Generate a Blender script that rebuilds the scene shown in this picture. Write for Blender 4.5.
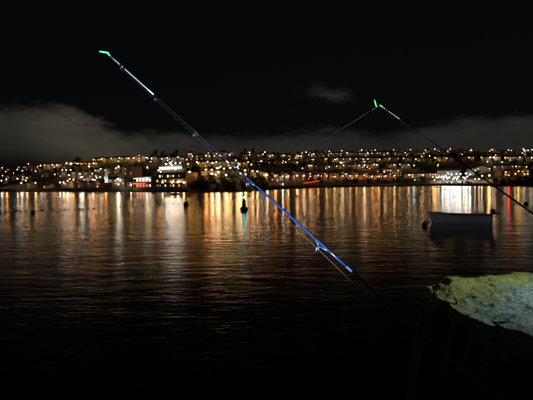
import bpy, bmesh, math, random
from mathutils import Vector, Matrix, noise as mnoise
random.seed(7)
R = math.radians
for o in list(bpy.data.objects):
    bpy.data.objects.remove(o, do_unlink=True)
scn = bpy.context.scene
COL = scn.collection

# ------------------------------------------------------------------ camera
F, CX, CY = 402.0, 266.5, 200.0          # focal length and centre in photo pixels (533 x 400)
CAM_H = 3.5
PITCH, ROLL = R(2.28), R(-0.6)
cam_d = bpy.data.cameras.new('camera')
cam = bpy.data.objects.new('camera', cam_d)
COL.objects.link(cam)
cam_d.sensor_width = 36.0
cam_d.lens = 36.0 * F / 533.0
cam_d.clip_start = 0.05
cam_d.clip_end = 20000
CROT = Matrix.Rotation(math.pi / 2 - PITCH, 3, 'X') @ Matrix.Rotation(ROLL, 3, 'Z')
CLOC = Vector((0, 0, CAM_H))
cam.matrix_world = Matrix.Translation(CLOC) @ CROT.to_4x4()
scn.camera = cam
CINV = CROT.transposed()

def ray(px, py):
    return (CROT @ Vector(((px - CX) / F, -(py - CY) / F, -1.0)))

def project(p):
    q = CINV @ (Vector(p) - CLOC)
    return (CX + F * q.x / -q.z, CY - F * q.y / -q.z)

def at_depth(px, py, depth):
    d = ray(px, py)
    return CLOC + d * (depth / d.y)

def on_plane(px, py, z=0.0):
    d = ray(px, py)
    return CLOC + d * ((z - CAM_H) / d.z)

# ------------------------------------------------------------------ world: dark night sky, cloud bank lit by the town
world = bpy.data.worlds.new('World')
scn.world = world
world.use_nodes = True
wt = world.node_tree
wt.nodes.clear()
def wn(t, **kw):
    n = wt.nodes.new(t)
    for k, v in kw.items():
        setattr(n, k, v)
    return n
def wmath(op, a, b=None, c=None, clamp=False):
    n = wn('ShaderNodeMath', operation=op, use_clamp=clamp)
    for i, v in enumerate((a, b, c)):
        if v is None: continue
        if isinstance(v, (int, float)): n.inputs[i].default_value = v
        else: wt.links.new(v, n.inputs[i])
    return n.outputs[0]
w_out = wn('ShaderNodeOutputWorld')
tc = wn('ShaderNodeTexCoord')
sep = wn('ShaderNodeSeparateXYZ')
wt.links.new(tc.outputs['Generated'], sep.inputs[0])
el = wmath('MULTIPLY', wmath('ARCSINE', sep.outputs['Z']), 180 / math.pi)          # elevation, degrees
az = wmath('MULTIPLY', wmath('ARCTAN2', sep.outputs['X'], sep.outputs['Y']), 180 / math.pi)
azn = wmath('MULTIPLY_ADD', az, 1 / 360, 0.5)
def fcurve(x, pts):
    n = wn('ShaderNodeFloatCurve')
    c = n.mapping.curves[0]
    while len(c.points) > 2: c.points.remove(c.points[1])
    c.points[0].location = pts[0]
    c.points[1].location = pts[-1]
    for p in pts[1:-1]: c.points.new(*p)
    for p in c.points: p.handle_type = 'AUTO_CLAMPED'
    n.mapping.update()
    wt.links.new(x, n.inputs['Value'])
    return n.outputs[0]
def azp(a): return a / 360 + 0.5
# height of the cloud top and of its clear underside all round the horizon (0..1 = 0..30 degrees)
top = wmath('MULTIPLY', fcurve(azn, [(0, .30), (azp(-140), .40), (azp(-95), .30), (azp(-60), .35), (azp(-40), .33), (azp(-33), .325), (azp(-28), .32),
      (azp(-23), .29), (azp(-19.5), .255), (azp(-16), .235), (azp(-8), .238), (azp(0), .242), (azp(12), .245), (azp(25), .25), (azp(34), .25), (azp(60), .33), (azp(110), .26), (azp(150), .38), (1, .30)]), 30)
bot = wmath('MULTIPLY', fcurve(azn, [(0, 0), (azp(-140), .10), (azp(-95), .02), (azp(-60), .16), (azp(-40), .17), (azp(-31), .15), (azp(-25), .12), (azp(-20), .04), (azp(-15), 0), (azp(60), 0),
      (azp(100), .08), (azp(150), .03), (1, 0)]), 30)
def wnoise(scale, detail, rough, zs=1.0, off=0.0):
    m = wn('ShaderNodeMapping')
    m.inputs['Scale'].default_value = (1, 1, zs)
    m.inputs['Location'].default_value = (off, off * .7, off * .3)
    wt.links.new(tc.outputs['Generated'], m.inputs[0])
    n = wn('ShaderNodeTexNoise')
    n.inputs['Scale'].default_value = scale
    n.inputs['Detail'].default_value = detail
    n.inputs['Roughness'].default_value = rough
    wt.links.new(m.outputs[0], n.inputs['Vector'])
    return n.outputs['Fac']
n1 = wnoise(7, 5, .55, 2.0, 3.1)
n2 = wnoise(22, 4, .6, 2.5, 9.4)
n3 = wnoise(3.5, 3, .5, 2.2, 1.7)
wob = wmath('ADD', wmath('MULTIPLY', wmath('SUBTRACT', n1, .5), 4.0), wmath('MULTIPLY', wmath('SUBTRACT', n2, .5), 2.2))
def sstep(x, a, b):
    n = wn('ShaderNodeMapRange', interpolation_type='SMOOTHSTEP')
    wt.links.new(x, n.inputs['Value'])
    n.inputs['From Min'].default_value = a
    n.inputs['From Max'].default_value = b
    return n.outputs['Result']
up = sstep(wmath('SUBTRACT', wmath('ADD', top, wob), el), -.5, 1.7)
lo = sstep(wmath('SUBTRACT', el, wmath('ADD', bot, wmath('MULTIPLY', wob, .6))), -2.8, 2.2)
mask = wmath('MULTIPLY', up, lo)
body = wmath('ADD', wmath('MULTIPLY_ADD', n1, 1.3, .10), wmath('MULTIPLY', n3, .5))
# the cloud is brighter over the western end of the town
bright = fcurve(azn, [(0, .45), (azp(-100), .5), (azp(-50), .62), (azp(-36), .60), (azp(-29), .9), (azp(-24), 1.0), (azp(-19), .86), (azp(-12), .62), (azp(0), .50), (azp(20), .46), (azp(60), .45), (1, .45)])
cl = wmath('MULTIPLY', wmath('MULTIPLY', mask, body), bright)
# small loose wisps above the bank
wis = None
for (a_, e_, wa, we, s_) in ((9.4, 12.2, 2.6, .8, .62), (7.4, 12.9, 1.6, .7, .25), (52, 14, 6, 2.0, .2), (-75, 17, 8, 2.0, .2), (150, 15, 8, 2.4, .2)):
    da = wmath('MULTIPLY', wmath('SUBTRACT', az, a_), 1 / wa)
    de = wmath('MULTIPLY', wmath('SUBTRACT', el, e_), 1 / we)
    de = wmath('ADD', de, wmath('MULTIPLY', da, .25))
    r2 = wmath('ADD', wmath('MULTIPLY', da, da), wmath('MULTIPLY', de, de))
    g = wmath('MULTIPLY', wmath('POWER', 2.718, wmath('MULTIPLY', r2, -1.0)), s_)
    wis = g if wis is None else wmath('ADD', wis, g)
wis = wmath('MULTIPLY', wis, sstep(n2, .28, .72))
cl = wmath('ADD', cl, wis)
colr = wn('ShaderNodeMix', data_type='RGBA')
colr.inputs['A'].default_value = (0.033, 0.032, 0.029, 1)
colr.inputs['B'].default_value = (0.047, 0.041, 0.030, 1)
wt.links.new(sstep(bright, .5, 1.0), colr.inputs['Factor'])
cm = wn('ShaderNodeVectorMath', operation='SCALE')
wt.links.new(colr.outputs['Result'], cm.inputs[0])
wt.links.new(cl, cm.inputs['Scale'])
sky = wn('ShaderNodeTexSky', sky_type='NISHITA', sun_disc=False)
sky.sun_elevation = R(2.0)
sky.sun_rotation = R(200)
nsky = wn('ShaderNodeVectorMath', operation='SCALE')
wt.links.new(sky.outputs[0], nsky.inputs[0])
nsky.inputs['Scale'].default_value = 0.0009
addv = wn('ShaderNodeVectorMath', operation='ADD')
addv.inputs[0].default_value = (0.0008, 0.0009, 0.0013)
wt.links.new(nsky.outputs[0], addv.inputs[1])
tot = wn('ShaderNodeVectorMath', operation='ADD')
wt.links.new(addv.outputs[0], tot.inputs[0])
wt.links.new(cm.outputs[0], tot.inputs[1])
bg = wn('ShaderNodeBackground')
bg.inputs['Strength'].default_value = 1.0
wt.links.new(tot.outputs[0], bg.inputs['Color'])
wt.links.new(bg.outputs[0], w_out.inputs['Surface'])

# very weak fill light, added behind the camera to lift the boat hull
fill_d = bpy.data.lights.new('fill_sun', 'SUN')
fill_d.energy = 0.06
fill_d.angle = R(0.5)
fill_d.color = (0.80, 0.90, 1.0)
fill_sun = bpy.data.objects.new('fill_sun', fill_d)
COL.objects.link(fill_sun)
fill_sun.rotation_euler = (R(66), 0, R(-20))

vs = scn.view_settings
vs.view_transform = 'Standard'
vs.look = 'None'
vs.exposure = 0.0
vs.gamma = 1.0
vs.use_curve_mapping = False
cy = scn.cycles
cy.use_denoising = True
cy.use_light_tree = True
cy.max_bounces = 5
cy.diffuse_bounces = 2
cy.glossy_bounces = 3
cy.transmission_bounces = 3
cy.sample_clamp_indirect = 3.0
cy.use_adaptive_sampling = False
cy.pixel_filter_type = 'GAUSSIAN'
cy.filter_width = 2.0

# ------------------------------------------------------------------ materials
MATS = {}
def mat(name, col, rough=.7, var=.25, scale=1.5, metallic=0.0, spec=.3, bump=0.0, coat=0.0):
    if name in MATS: return MATS[name]
    m = bpy.data.materials.new(name)
    m.use_nodes = True
    nt = m.node_tree
    b = nt.nodes['Principled BSDF']
    b.inputs['Roughness'].default_value = rough
    b.inputs['Metallic'].default_value = metallic
    b.inputs['Specular IOR Level'].default_value = spec
    b.inputs['Coat Weight'].default_value = coat
    if var > 0:
        t = nt.nodes.new('ShaderNodeTexCoord')
        n = nt.nodes.new('ShaderNodeTexNoise')
        n.inputs['Scale'].default_value = scale
        n.inputs['Detail'].default_value = 5
        nt.links.new(t.outputs['Object'], n.inputs['Vector'])
        r = nt.nodes.new('ShaderNodeMapRange')
        r.inputs['From Min'].default_value = .25
        r.inputs['From Max'].default_value = .75
        r.inputs['To Min'].default_value = 1 - var
        r.inputs['To Max'].default_value = 1 + var
        nt.links.new(n.outputs['Fac'], r.inputs['Value'])
        s = nt.nodes.new('ShaderNodeVectorMath')
        s.operation = 'SCALE'
        s.inputs[0].default_value = col
        nt.links.new(r.outputs[0], s.inputs['Scale'])
        nt.links.new(s.outputs[0], b.inputs['Base Color'])
        if bump:
            bp = nt.nodes.new('ShaderNodeBump')
            bp.inputs['Strength'].default_value = bump
            nt.links.new(n.outputs['Fac'], bp.inputs['Height'])
            nt.links.new(bp.outputs[0], b.inputs['Normal'])
    else:
        b.inputs['Base Color'].default_value = (*col, 1)
    MATS[name] = m
    return m

def emit(name, col, strength, base=(.3, .3, .3), sampled=True):
    if name in MATS: return MATS[name]
    m = bpy.data.materials.new(name)
    m.use_nodes = True
    b = m.node_tree.nodes['Principled BSDF']
    b.inputs['Base Color'].default_value = (*base, 1)
    b.inputs['Emission Color'].default_value = (*col, 1)
    b.inputs['Emission Strength'].default_value = strength
    m.cycles.emission_sampling = 'FRONT' if sampled else 'NONE'
    MATS[name] = m
    return m

ORANGE, AMBER, WARM, WHITE, COOL = (1, .31, .05), (1, .44, .13), (1, .58, .28), (1, .80, .58), (.74, .90, 1)
LAMPCOL = {'orange': ORANGE, 'amber': AMBER, 'warm': WARM, 'white': WHITE, 'cool': COOL,
           'red': (1, .03, .015), 'green': (.25, 1, .15), 'yellow': (1, .66, .10)}
LAMPWORD = {'orange': 'deep orange', 'amber': 'amber', 'warm': 'warm yellowish', 'white': 'warm white', 'cool': 'cold white',
            'red': 'red', 'green': 'green', 'yellow': 'yellow'}
LAMP_L = 150.0
def lampmat(c, k=1.0):
    return emit('lamp_glow_%s_%d' % (c, round(k * 10)), LAMPCOL[c], LAMP_L * k)

WALLS = {'cream': (.44, .36, .24), 'white': (.46, .44, .40), 'buff': (.36, .26, .16), 'brick': (.25, .12, .07),
         'grey': (.24, .23, .21), 'pink': (.42, .25, .20), 'pale blue': (.38, .46, .52)}
def wallmat(c): return mat('render_' + c.replace(' ', '_'), WALLS[c], .85, .22, .9)
M_SLATE = mat('roof_slate', (.055, .056, .062), .55, .35, 2.2)
M_TILE = mat('roof_tile', (.13, .065, .045), .75, .35, 2.0)
M_FRAME = mat('window_frame_paint', (.55, .54, .50), .5, .1, 3)
M_DARKGLASS = mat('dark_window_glass', (.012, .014, .016), .08, 0, spec=.5)
M_DOOR = [mat('door_blue', (.03, .05, .12), .5, .1, 3), mat('door_red', (.18, .03, .025), .5, .1, 3), mat('door_green', (.03, .08, .05), .5, .1, 3)]
M_STONE = mat('quay_stone', (.20, .185, .16), .9, .45, 1.6, bump=.4)
M_POST = mat('lamp_post_paint', (.06, .065, .065), .5, .1, 3, metallic=.5)
M_BARK = mat('tree_bark', (.055, .042, .03), .9, .3, 4)
M_LEAF = [mat('foliage_dark', (.030, .046, .018), .75, .45, .8), mat('foliage_olive', (.060, .068, .022), .75, .45, .8), mat('foliage_deep', (.020, .032, .016), .75, .4, .8)]
M_ROAD = mat('asphalt', (.055, .053, .05), .85, .25, .8)
M_PAVE = mat('paving', (.17, .155, .135), .85, .3, 1.2)
WIN = {}
for nm, c, s in (('amber', (1, .42, .10), 1.3), ('warm', (1, .56, .22), 2.4), ('soft', (1, .50, .18), .45), ('white', (1, .78, .52), 4.5),
                 ('cool', (.66, .82, 1), 2.6), ('blue', (.20, .38, 1), 2.6), ('red', (1, .12, .07), 2.2)):
    WIN[nm] = emit('window_light_' + nm, c, s)

# ------------------------------------------------------------------ mesh helpers
class MB:
    def __init__(s):
        s.v, s.f, s.m, s.mats = [], [], [], []
    def mi(s, m):
        if m not in s.mats: s.mats.append(m)
        return s.mats.index(m)
    def add(s, vs, fs, m):
        k = len(s.v)
        i = s.mi(m)
        s.v += [tuple(v) for v in vs]
        for f in fs:
            s.f.append(tuple(a + k for a in f))
            s.m.append(i)
    def box(s, x0, x1, y0, y1, z0, z1, m):
        s.add([(x0, y0, z0), (x1, y0, z0), (x1, y1, z0), (x0, y1, z0), (x0, y0, z1), (x1, y0, z1), (x1, y1, z1), (x0, y1, z1)],
              [(0, 3, 2, 1), (4, 5, 6, 7), (0, 1, 5, 4), (1, 2, 6, 5), (2, 3, 7, 6), (3, 0, 4, 7)], m)
    def tube(s, pts, rads, m, n=8, cap=True):
        pts = [Vector(p) for p in pts]
        k = len(s.v)
        vs, fs = [], []
        prev = None
        for i, p in enumerate(pts):
            t = (pts[min(i + 1, len(pts) - 1)] - pts[max(i - 1, 0)]).normalized()
            if prev is None:
                a = t.orthogonal().normalized()
            else:
                a = (prev - t * prev.dot(t))
                a = a.normalized() if a.length > 1e-6 else t.orthogonal().normalized()
            prev = a
            b = t.cross(a)
            r = rads[i] if isinstance(rads, (list, tuple)) else rads
            for j in range(n):
                an = 2 * math.pi * j / n
                vs.append(p + (a * math.cos(an) + b * math.sin(an)) * r)
        for i in range(len(pts) - 1):
            for j in range(n):
                j2 = (j + 1) % n
                fs.append((i * n + j, i * n + j2, (i + 1) * n + j2, (i + 1) * n + j))
        if cap:
            fs.append(tuple(range(n - 1, -1, -1)))
            fs.append(tuple((len(pts) - 1) * n + j for j in range(n)))
        s.add(vs, fs, m)
    def lathe(s, prof, m, n=16, c=(0, 0, 0)):
        vs, fs = [], []
        for (r, z) in prof:
            for j in range(n):
                a = 2 * math.pi * j / n
                vs.append((c[0] + r * math.cos(a), c[1] + r * math.sin(a), c[2] + z))
        for i in range(len(prof) - 1):
            for j in range(n):
                j2 = (j + 1) % n
                fs.append((i * n + j, i * n + j2, (i + 1) * n + j2, (i + 1) * n + j))
        fs.append(tuple(range(n - 1, -1, -1)))
        fs.append(tuple((len(prof) - 1) * n + j for j in range(n)))
        s.add(vs, fs, m)
    def ball(s, c, r, m, seg=8, rings=5, sq=1.0):
        pr = [(max(1e-3, r * math.sin(math.pi * i / rings)), -r * sq * math.cos(math.pi * i / rings)) for i in range(rings + 1)]
        s.lathe(pr, m, seg, c)
    def mesh(s, name, smooth=False):
        me = bpy.data.meshes.new(name)
        me.from_pydata(s.v, [], s.f)
        for m in s.mats: me.materials.append(m)
        me.polygons.foreach_set('material_index', s.m)
        if smooth: me.polygons.foreach_set('use_smooth', [True] * len(me.polygons))
        me.update()
        return me
    def build(s, name, parent=None, smooth=False):
        return link(name, s.mesh(name, smooth), parent)

def link(name, data, parent=None, loc=None, rz=None, rot=None):
    o = bpy.data.objects.new(name, data)
    COL.objects.link(o)
    if parent is not None: o.parent = parent
    if loc is not None: o.location = loc
    if rz is not None: o.rotation_euler = (0, 0, rz)
    if rot is not None: o.rotation_euler = rot
    return o
def tag(o, label, cat, group=None):
    o['label'] = label
    o['category'] = cat
    if group: o['group'] = group
    return o
def thing(name, label, cat, loc=(0, 0, 0), rz=0.0, group=None):
    return tag(link(name, None, None, loc, rz), label, cat, group)
def structure(o, kind='structure'):
    o['kind'] = kind
    return o

def interp(x, pts):
    if x <= pts[0][0]: return pts[0][1]
    for (a, b), (c, d) in zip(pts, pts[1:]):
        if x <= c:
            t = (x - a) / (c - a)
            return b + (d - b) * t
    return pts[-1][1]
def smooth(t):
    t = min(1, max(0, t))
    return t * t * (3 - 2 * t)

# ------------------------------------------------------------------ far shore: hillside across the water
SHORE_D = [(-900, 300), (-300, 320), (0, 285), (60, 262), (130, 230), (185, 204), (210, 200), (235, 208), (262, 236), (292, 300), (330, 372), (400, 408), (450, 382), (500, 318), (533, 280), (800, 260), (1400, 300)]
Y1 = [(-900, 184), (0, 185.0), (60, 184.2), (130, 184.0), (183, 182.5), (196, 178.6), (230, 178.0), (258, 178.8), (272, 180.0), (330, 180.0), (400, 179.4), (450, 179.6), (500, 178.8), (533, 178.8), (1400, 179)]
RIDGE_Y = [(-900, 176), (-300, 172), (0, 168.5), (60, 165), (95, 162), (130, 160), (185, 159.5), (220, 158), (250, 157), (300, 156), (340, 153.5), (400, 152), (480, 152), (533, 153), (800, 158), (1400, 172)]
S1 = 34.0
def col_x(u, d): return (u - CX) / F * d
def z_for(u, y, d):
    # the height that shows at image row y at depth d in column u
    return at_depth(u, y, d).z
def terr(u, s):
    """ground point in direction u (photo column), s metres behind the water's edge"""
    d0 = interp(u, SHORE_D)
    d = d0 + s
    z1 = z_for(u, interp(u, Y1), d0 + S1)
    sr = 205 + 30 * smooth((u - 150) / 200)
    zr = z_for(u, interp(u, RIDGE_Y), d0 + sr)
    if s <= 0:
        z = -0.35 + s * .12
    elif s <= S1:
        bank = smooth((u - 180) / 16) * (1 - smooth((u - 250) / 24))
        zq = 1.9
        q = -0.35 + (zq + .35) * smooth(s / 2.5) + (z1 - zq) * smooth((s - 6) / (S1 - 6))
        bk = -0.35 + (z1 + .35) * smooth((s + 2) / 26) ** .8
        z = q * (1 - bank) + bk * bank
    elif s <= sr:
        t = (s - S1) / (sr - S1)
        z = z1 + (zr - z1) * (t * .86 + .14 * t * t * (3 - 2 * t))
    else:
        z = zr - (s - sr) * .10
    if s > 6:
        x = col_x(u, d)
        z += (mnoise.noise(Vector((x * .03, d * .03, 1.3))) * .9) * min(1, (s - 6) / 30)
    return Vector((col_x(u, d), d, z))

ucols = [-900 + 50 * i for i in range(12)] + [-300 + 6.0 * i for i in range(int(1130 / 6))] + [830 + 45 * i for i in range(13)]
srows = [-14, -6, -2, 0, .7, 1.4, 2.2, 3, 5, 8, 12, 16, 20, 24, 28, 32, 36] + [36 + 7 * i for i in range(1, 31)] + [262, 285, 320, 380, 500, 800]
tv = [terr(u, s) for u in ucols for s in srows]
tf = []
ns = len(srows)
for i in range(len(ucols) - 1):
    for j in range(ns - 1):
        tf.append((i * ns + j, (i + 1) * ns + j, (i + 1) * ns + j + 1, i * ns + j + 1))
M_HILL = mat('hillside_grass', (.045, .046, .024), .95, .55, .12, bump=.5)
tm = bpy.data.meshes.new('hillside')
tm.from_pydata(tv, [], tf)
tm.polygons.foreach_set('use_smooth', [True] * len(tf))
tm.materials.append(M_HILL)
structure(link('hillside', tm))

def place(u, y, lift=0.0):
    """the point of the hillside that shows at photo pixel (u, y); with lift, the foot of a post whose top shows there"""
    lo, hi = None, None
    prev = None
    s = 1.0
    while s < 330:
        p = terr(u, s)
        yy = project((p.x, p.y, p.z + lift))[1]
        if yy <= y: return p, s
        s += 1.5
    return terr(u, 225), 225

# ------------------------------------------------------------------ water
wm = bpy.data.materials.new('estuary_water')
wm.use_nodes = True
nt = wm.node_tree
b = nt.nodes['Principled BSDF']
b.inputs['Base Color'].default_value = (.002, .003, .004, 1)
b.inputs['IOR'].default_value = 1.33
b.inputs['Specular IOR Level'].default_value = .5
b.inputs['Roughness'].default_value = .19
geo = nt.nodes.new('ShaderNodeNewGeometry')
def wave(scale, sx, sy, detail, rot=0.0):
    mp = nt.nodes.new('ShaderNodeMapping')
    mp.inputs['Scale'].default_value = (sx, sy, 1)
    mp.inputs['Rotation'].default_value = (0, 0, rot)
    nt.links.new(geo.outputs['Position'], mp.inputs[0])
    n = nt.nodes.new('ShaderNodeTexNoise')
    n.noise_dimensions = '2D'
    n.inputs['Scale'].default_value = scale
    n.inputs['Detail'].default_value = detail
    n.inputs['Roughness'].default_value = .5
    nt.links.new(mp.outputs[0], n.inputs['Vector'])
    return n.outputs['Fac']
def nmath(op, a, b_=None, c=None):
    n = nt.nodes.new('ShaderNodeMath')
    n.operation = op
    for i, v in enumerate((a, b_, c)):
        if v is None: continue
        if isinstance(v, (int, float)): n.inputs[i].default_value = v
        else: nt.links.new(v, n.inputs[i])
    return n.outputs[0]
w1 = wave(.35, .28, 1.0, 3, .06)        # slow swell, crests across the view
w2 = wave(1.6, .34, 1.0, 3, -.08)
w3 = wave(6.0, .42, 1.0, 2, .12)
h = nmath('ADD', nmath('MULTIPLY', w1, .032), nmath('ADD', nmath('MULTIPLY', w2, .022), nmath('MULTIPLY', w3, .0100)))
bp = nt.nodes.new('ShaderNodeBump')
bp.inputs['Strength'].default_value = 1.0
bp.inputs['Distance'].default_value = 1.0
nt.links.new(h, bp.inputs['Height'])
nt.links.new(bp.outputs[0], b.inputs['Normal'])
# cat's-paws: patches of rougher and calmer water
gust = wave(.03, .35, 1.0, 4)
mr = nt.nodes.new('ShaderNodeMapRange')
mr.inputs['From Min'].default_value = .35
mr.inputs['From Max'].default_value = .65
mr.inputs['To Min'].default_value = .155
mr.inputs['To Max'].default_value = .235
nt.links.new(gust, mr.inputs['Value'])
nt.links.new(mr.outputs[0], b.inputs['Roughness'])
gl = nt.nodes.new('ShaderNodeBsdfAnisotropic')
gl.distribution = 'BECKMANN'
gl.inputs['Color'].default_value = (1, 1, 1, 1)
nt.links.new(mr.outputs[0], gl.inputs['Roughness'])
nt.links.new(bp.outputs[0], gl.inputs['Normal'])
fr = nt.nodes.new('ShaderNodeFresnel')
fr.inputs['IOR'].default_value = 1.33
nt.links.new(bp.outputs[0], fr.inputs['Normal'])
deep = nt.nodes.new('ShaderNodeBsdfDiffuse')
deep.inputs['Color'].default_value = (.002, .003, .004, 1)
mxs = nt.nodes.new('ShaderNodeMixShader')
nt.links.new(fr.outputs[0], mxs.inputs[0])
nt.links.new(deep.outputs[0], mxs.inputs[1])
nt.links.new(gl.outputs[0], mxs.inputs[2])
nt.links.new(mxs.outputs[0], nt.nodes['Material Output'].inputs['Surface'])
mb = MB()
mb.add([(-6000, -60, 0), (6000, -60, 0), (6000, 9000, 0), (-6000, 9000, 0)], [(0, 1, 2, 3)], wm)
structure(mb.build('water'))

# ------------------------------------------------------------------ roads and quay
def strip(name, pts, width, m, lift=.12, kind=True):
    """a road laid along hillside points, width metres towards the water"""
    me = MB()
    vs = []
    P = []
    for (u, y) in pts:
        P.append((u, place(u, y)[1]))
    dense = []
    for (u0, s0), (u1, s1) in zip(P, P[1:]):
        n = max(2, int(abs(u1 - u0) / 4))
        for k in range(n):
            t = k / n
            dense.append((u0 + (u1 - u0) * t, s0 + (s1 - s0) * t))
    dense.append(P[-1])
    for (u, s) in dense:
        for k in range(4):
            p = terr(u, s - width * k / 3)
            vs.append((p.x, p.y, p.z + lift))
    fs = []
    for i in range(len(dense) - 1):
        for k in range(3):
            fs.append((i * 4 + k, i * 4 + k + 1, (i + 1) * 4 + k + 1, (i + 1) * 4 + k))
    me.add(vs, [tuple(reversed(f)) for f in fs], m)
    return structure(me.build(name))

def quay(name, label, u0, u1, s0, z1, group=None):
    root = thing(name, label, 'quay wall', group=group)
    mb = MB()
    vs = []
    us = [u0 + (u1 - u0) * i / max(1, int((u1 - u0) / 3)) for i in range(int((u1 - u0) / 3) + 1)]
    for u in us:
        a, b_ = terr(u, s0), terr(u, s0 + 1.0)
        vs += [(a.x, a.y, -1.0), (a.x, a.y + .15, z1), (b_.x, b_.y, z1), (b_.x, b_.y, -1.0)]
    fs = []
    for i in range(len(us) - 1):
        k = i * 4
        fs += [(k, k + 4, k + 5, k + 1), (k + 1, k + 5, k + 6, k + 2), (k + 2, k + 6, k + 7, k + 3)]
    n = (len(us) - 1) * 4
    fs += [(0, 1, 2, 3), (n + 3, n + 2, n + 1, n)]
    mb.add(vs, fs, M_STONE)
    mb.build('wall', root)
    cp = MB()
    for i in range(len(us) - 1):
        a, b_ = terr(us[i], s0), terr(us[i + 1], s0)
        cp.add([(a.x, a.y - .1, z1 + .01), (b_.x, b_.y - .1, z1 + .01), (b_.x, b_.y + 1.1, z1 + .01), (a.x, a.y + 1.1, z1 + .01),
                (a.x, a.y - .1, z1 + .2), (b_.x, b_.y - .1, z1 + .2), (b_.x, b_.y + 1.1, z1 + .2), (a.x, a.y + 1.1, z1 + .2)],
               [(0, 3, 2, 1), (4, 5, 6, 7), (0, 1, 5, 4), (2, 3, 7, 6)], M_PAVE)
    cp.build('coping', root)
    return root
quay('quay_wall', 'low stone quay wall below the waterfront houses and the flood lit spire', 58, 132, 1.2, 2.0)
quay('quay_wall', 'stone quay wall at the foot of the bar and the waterfront flats', 133, 186, 1.0, 1.9)
quay('quay_wall', 'long low stone quay wall below the long lamp lit terrace', 268, 428, 1.5, 2.1)
quay('quay_wall', 'stone quay wall in front of the brilliantly flood lit boatyard', 429, 486, 1.5, 2.1)

# ------------------------------------------------------------------ houses
CACHE = {}
def window_mesh(w, h_, lit):
    k = ('win', w, h_, lit)
    if k in CACHE: return CACHE[k]
    mb = MB()
    f = .09
    # origin at the sill centre, facing -y
    mb.box(-w / 2 - f, w / 2 + f, -.05, .06, -f, 0, M_FRAME)
    mb.box(-w / 2 - f, w / 2 + f, -.05, .06, h_, h_ + f, M_FRAME)
    mb.box(-w / 2 - f, -w / 2, -.05, .06, 0, h_, M_FRAME)
    mb.box(w / 2, w / 2 + f, -.05, .06, 0, h_, M_FRAME)
    mb.box(-.03, .03, -.04, -.012, 0, h_, M_FRAME)
    mb.add([(-w / 2, -.01, 0), (w / 2, -.01, 0), (w / 2, -.01, h_), (-w / 2, -.01, h_)], [(0, 1, 2, 3)], M_DARKGLASS if lit is None else WIN[lit])
    CACHE[k] = mb.mesh('window')
    return CACHE[k]
def door_mesh(i):
    k = ('door', i)
    if k in CACHE: return CACHE[k]
    mb = MB()
    mb.box(-.5, .5, -.04, .05, 0, 2.05, M_DOOR[i])
    mb.box(-.6, -.5, -.06, .05, 0, 2.15, M_FRAME)
    mb.box(.5, .6, -.06, .05, 0, 2.15, M_FRAME)
    mb.box(-.5, .5, -.06, .05, 2.05, 2.15, M_FRAME)
    CACHE[k] = mb.mesh('door')
    return CACHE[k]
def wall_mesh(w, d, e, ridge, gable_front, wc):
    k = ('wall', w, d, e, ridge, gable_front, wc)
    if k in CACHE: return CACHE[k]
    mb = MB()
    m = wallmat(wc)
    mb.add([(-w / 2, 0, -4), (w / 2, 0, -4), (w / 2, d, -4), (-w / 2, d, -4), (-w / 2, 0, e), (w / 2, 0, e), (w / 2, d, e), (-w / 2, d, e)],
           [(0, 1, 5, 4), (1, 2, 6, 5), (2, 3, 7, 6), (3, 0, 4, 7), (0, 3, 2, 1)], m)
    if gable_front:
        mb.add([(-w / 2, 0, e), (w / 2, 0, e), (0, 0, e + ridge), (-w / 2, d, e), (w / 2, d, e), (0, d, e + ridge)], [(0, 1, 2), (4, 3, 5)], m)
    else:
        mb.add([(-w / 2, 0, e), (-w / 2, d, e), (-w / 2, d / 2, e + ridge), (w / 2, 0, e), (w / 2, d, e), (w / 2, d / 2, e + ridge)], [(1, 0, 2), (3, 4, 5)], m)
    CACHE[k] = mb.mesh('wall')
    return CACHE[k]
def roof_mesh(w, d, e, ridge, gable_front, m):
    k = ('roof', w, d, e, ridge, gable_front, m.name)
    if k in CACHE: return CACHE[k]
    mb = MB()
    t, o = .16, .25
    def slab(a, b_, c, e_):
        top_ = [a, b_, c, e_]
        bot_ = [(p[0], p[1], p[2] - t) for p in top_]
        mb.add(top_ + bot_, [(0, 1, 2, 3), (7, 6, 5, 4), (0, 4, 5, 1), (1, 5, 6, 2), (2, 6, 7, 3), (3, 7, 4, 0)], m)
    lift = .18
    if gable_front:
        sl = ridge / (w / 2)
        for s in (-1, 1):
            p = [(s * (w / 2 + o), -o, e - o * sl + lift), (0, -o, e + ridge + lift), (0, d + o, e + ridge + lift), (s * (w / 2 + o), d + o, e - o * sl + lift)]
            slab(*(p if s < 0 else p[::-1]))
    else:
        sl = ridge / (d / 2)
        x0, x1 = -w / 2 - .02, w / 2 + .02
        slab((x0, -o, e - o * sl + lift), (x1, -o, e - o * sl + lift), (x1, d / 2, e + ridge + lift), (x0, d / 2, e + ridge + lift))
        slab((x0, d / 2, e + ridge + lift), (x1, d / 2, e + ridge + lift), (x1, d + o, e - o * sl + lift), (x0, d + o, e - o * sl + lift))
    CACHE[k] = mb.mesh('roof')
    return CACHE[k]
def chimney_mesh():
    if 'chim' in CACHE: return CACHE['chim']
    mb = MB()
    m = mat('chimney_brick', (.22, .12, .08), .9, .3, 3)
    mb.box(-.45, .45, -.3, .3, -.9, 1.3, m)
    mb.box(-.52, .52, -.37, .37, 1.3, 1.45, m)
    for x in (-.22, .22):
        mb.lathe([(.12, 1.45), (.10, 1.8)], m, 6, (x, 0, 0))
    CACHE['chim'] = mb.mesh('chimney')
    return CACHE['chim']

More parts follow.
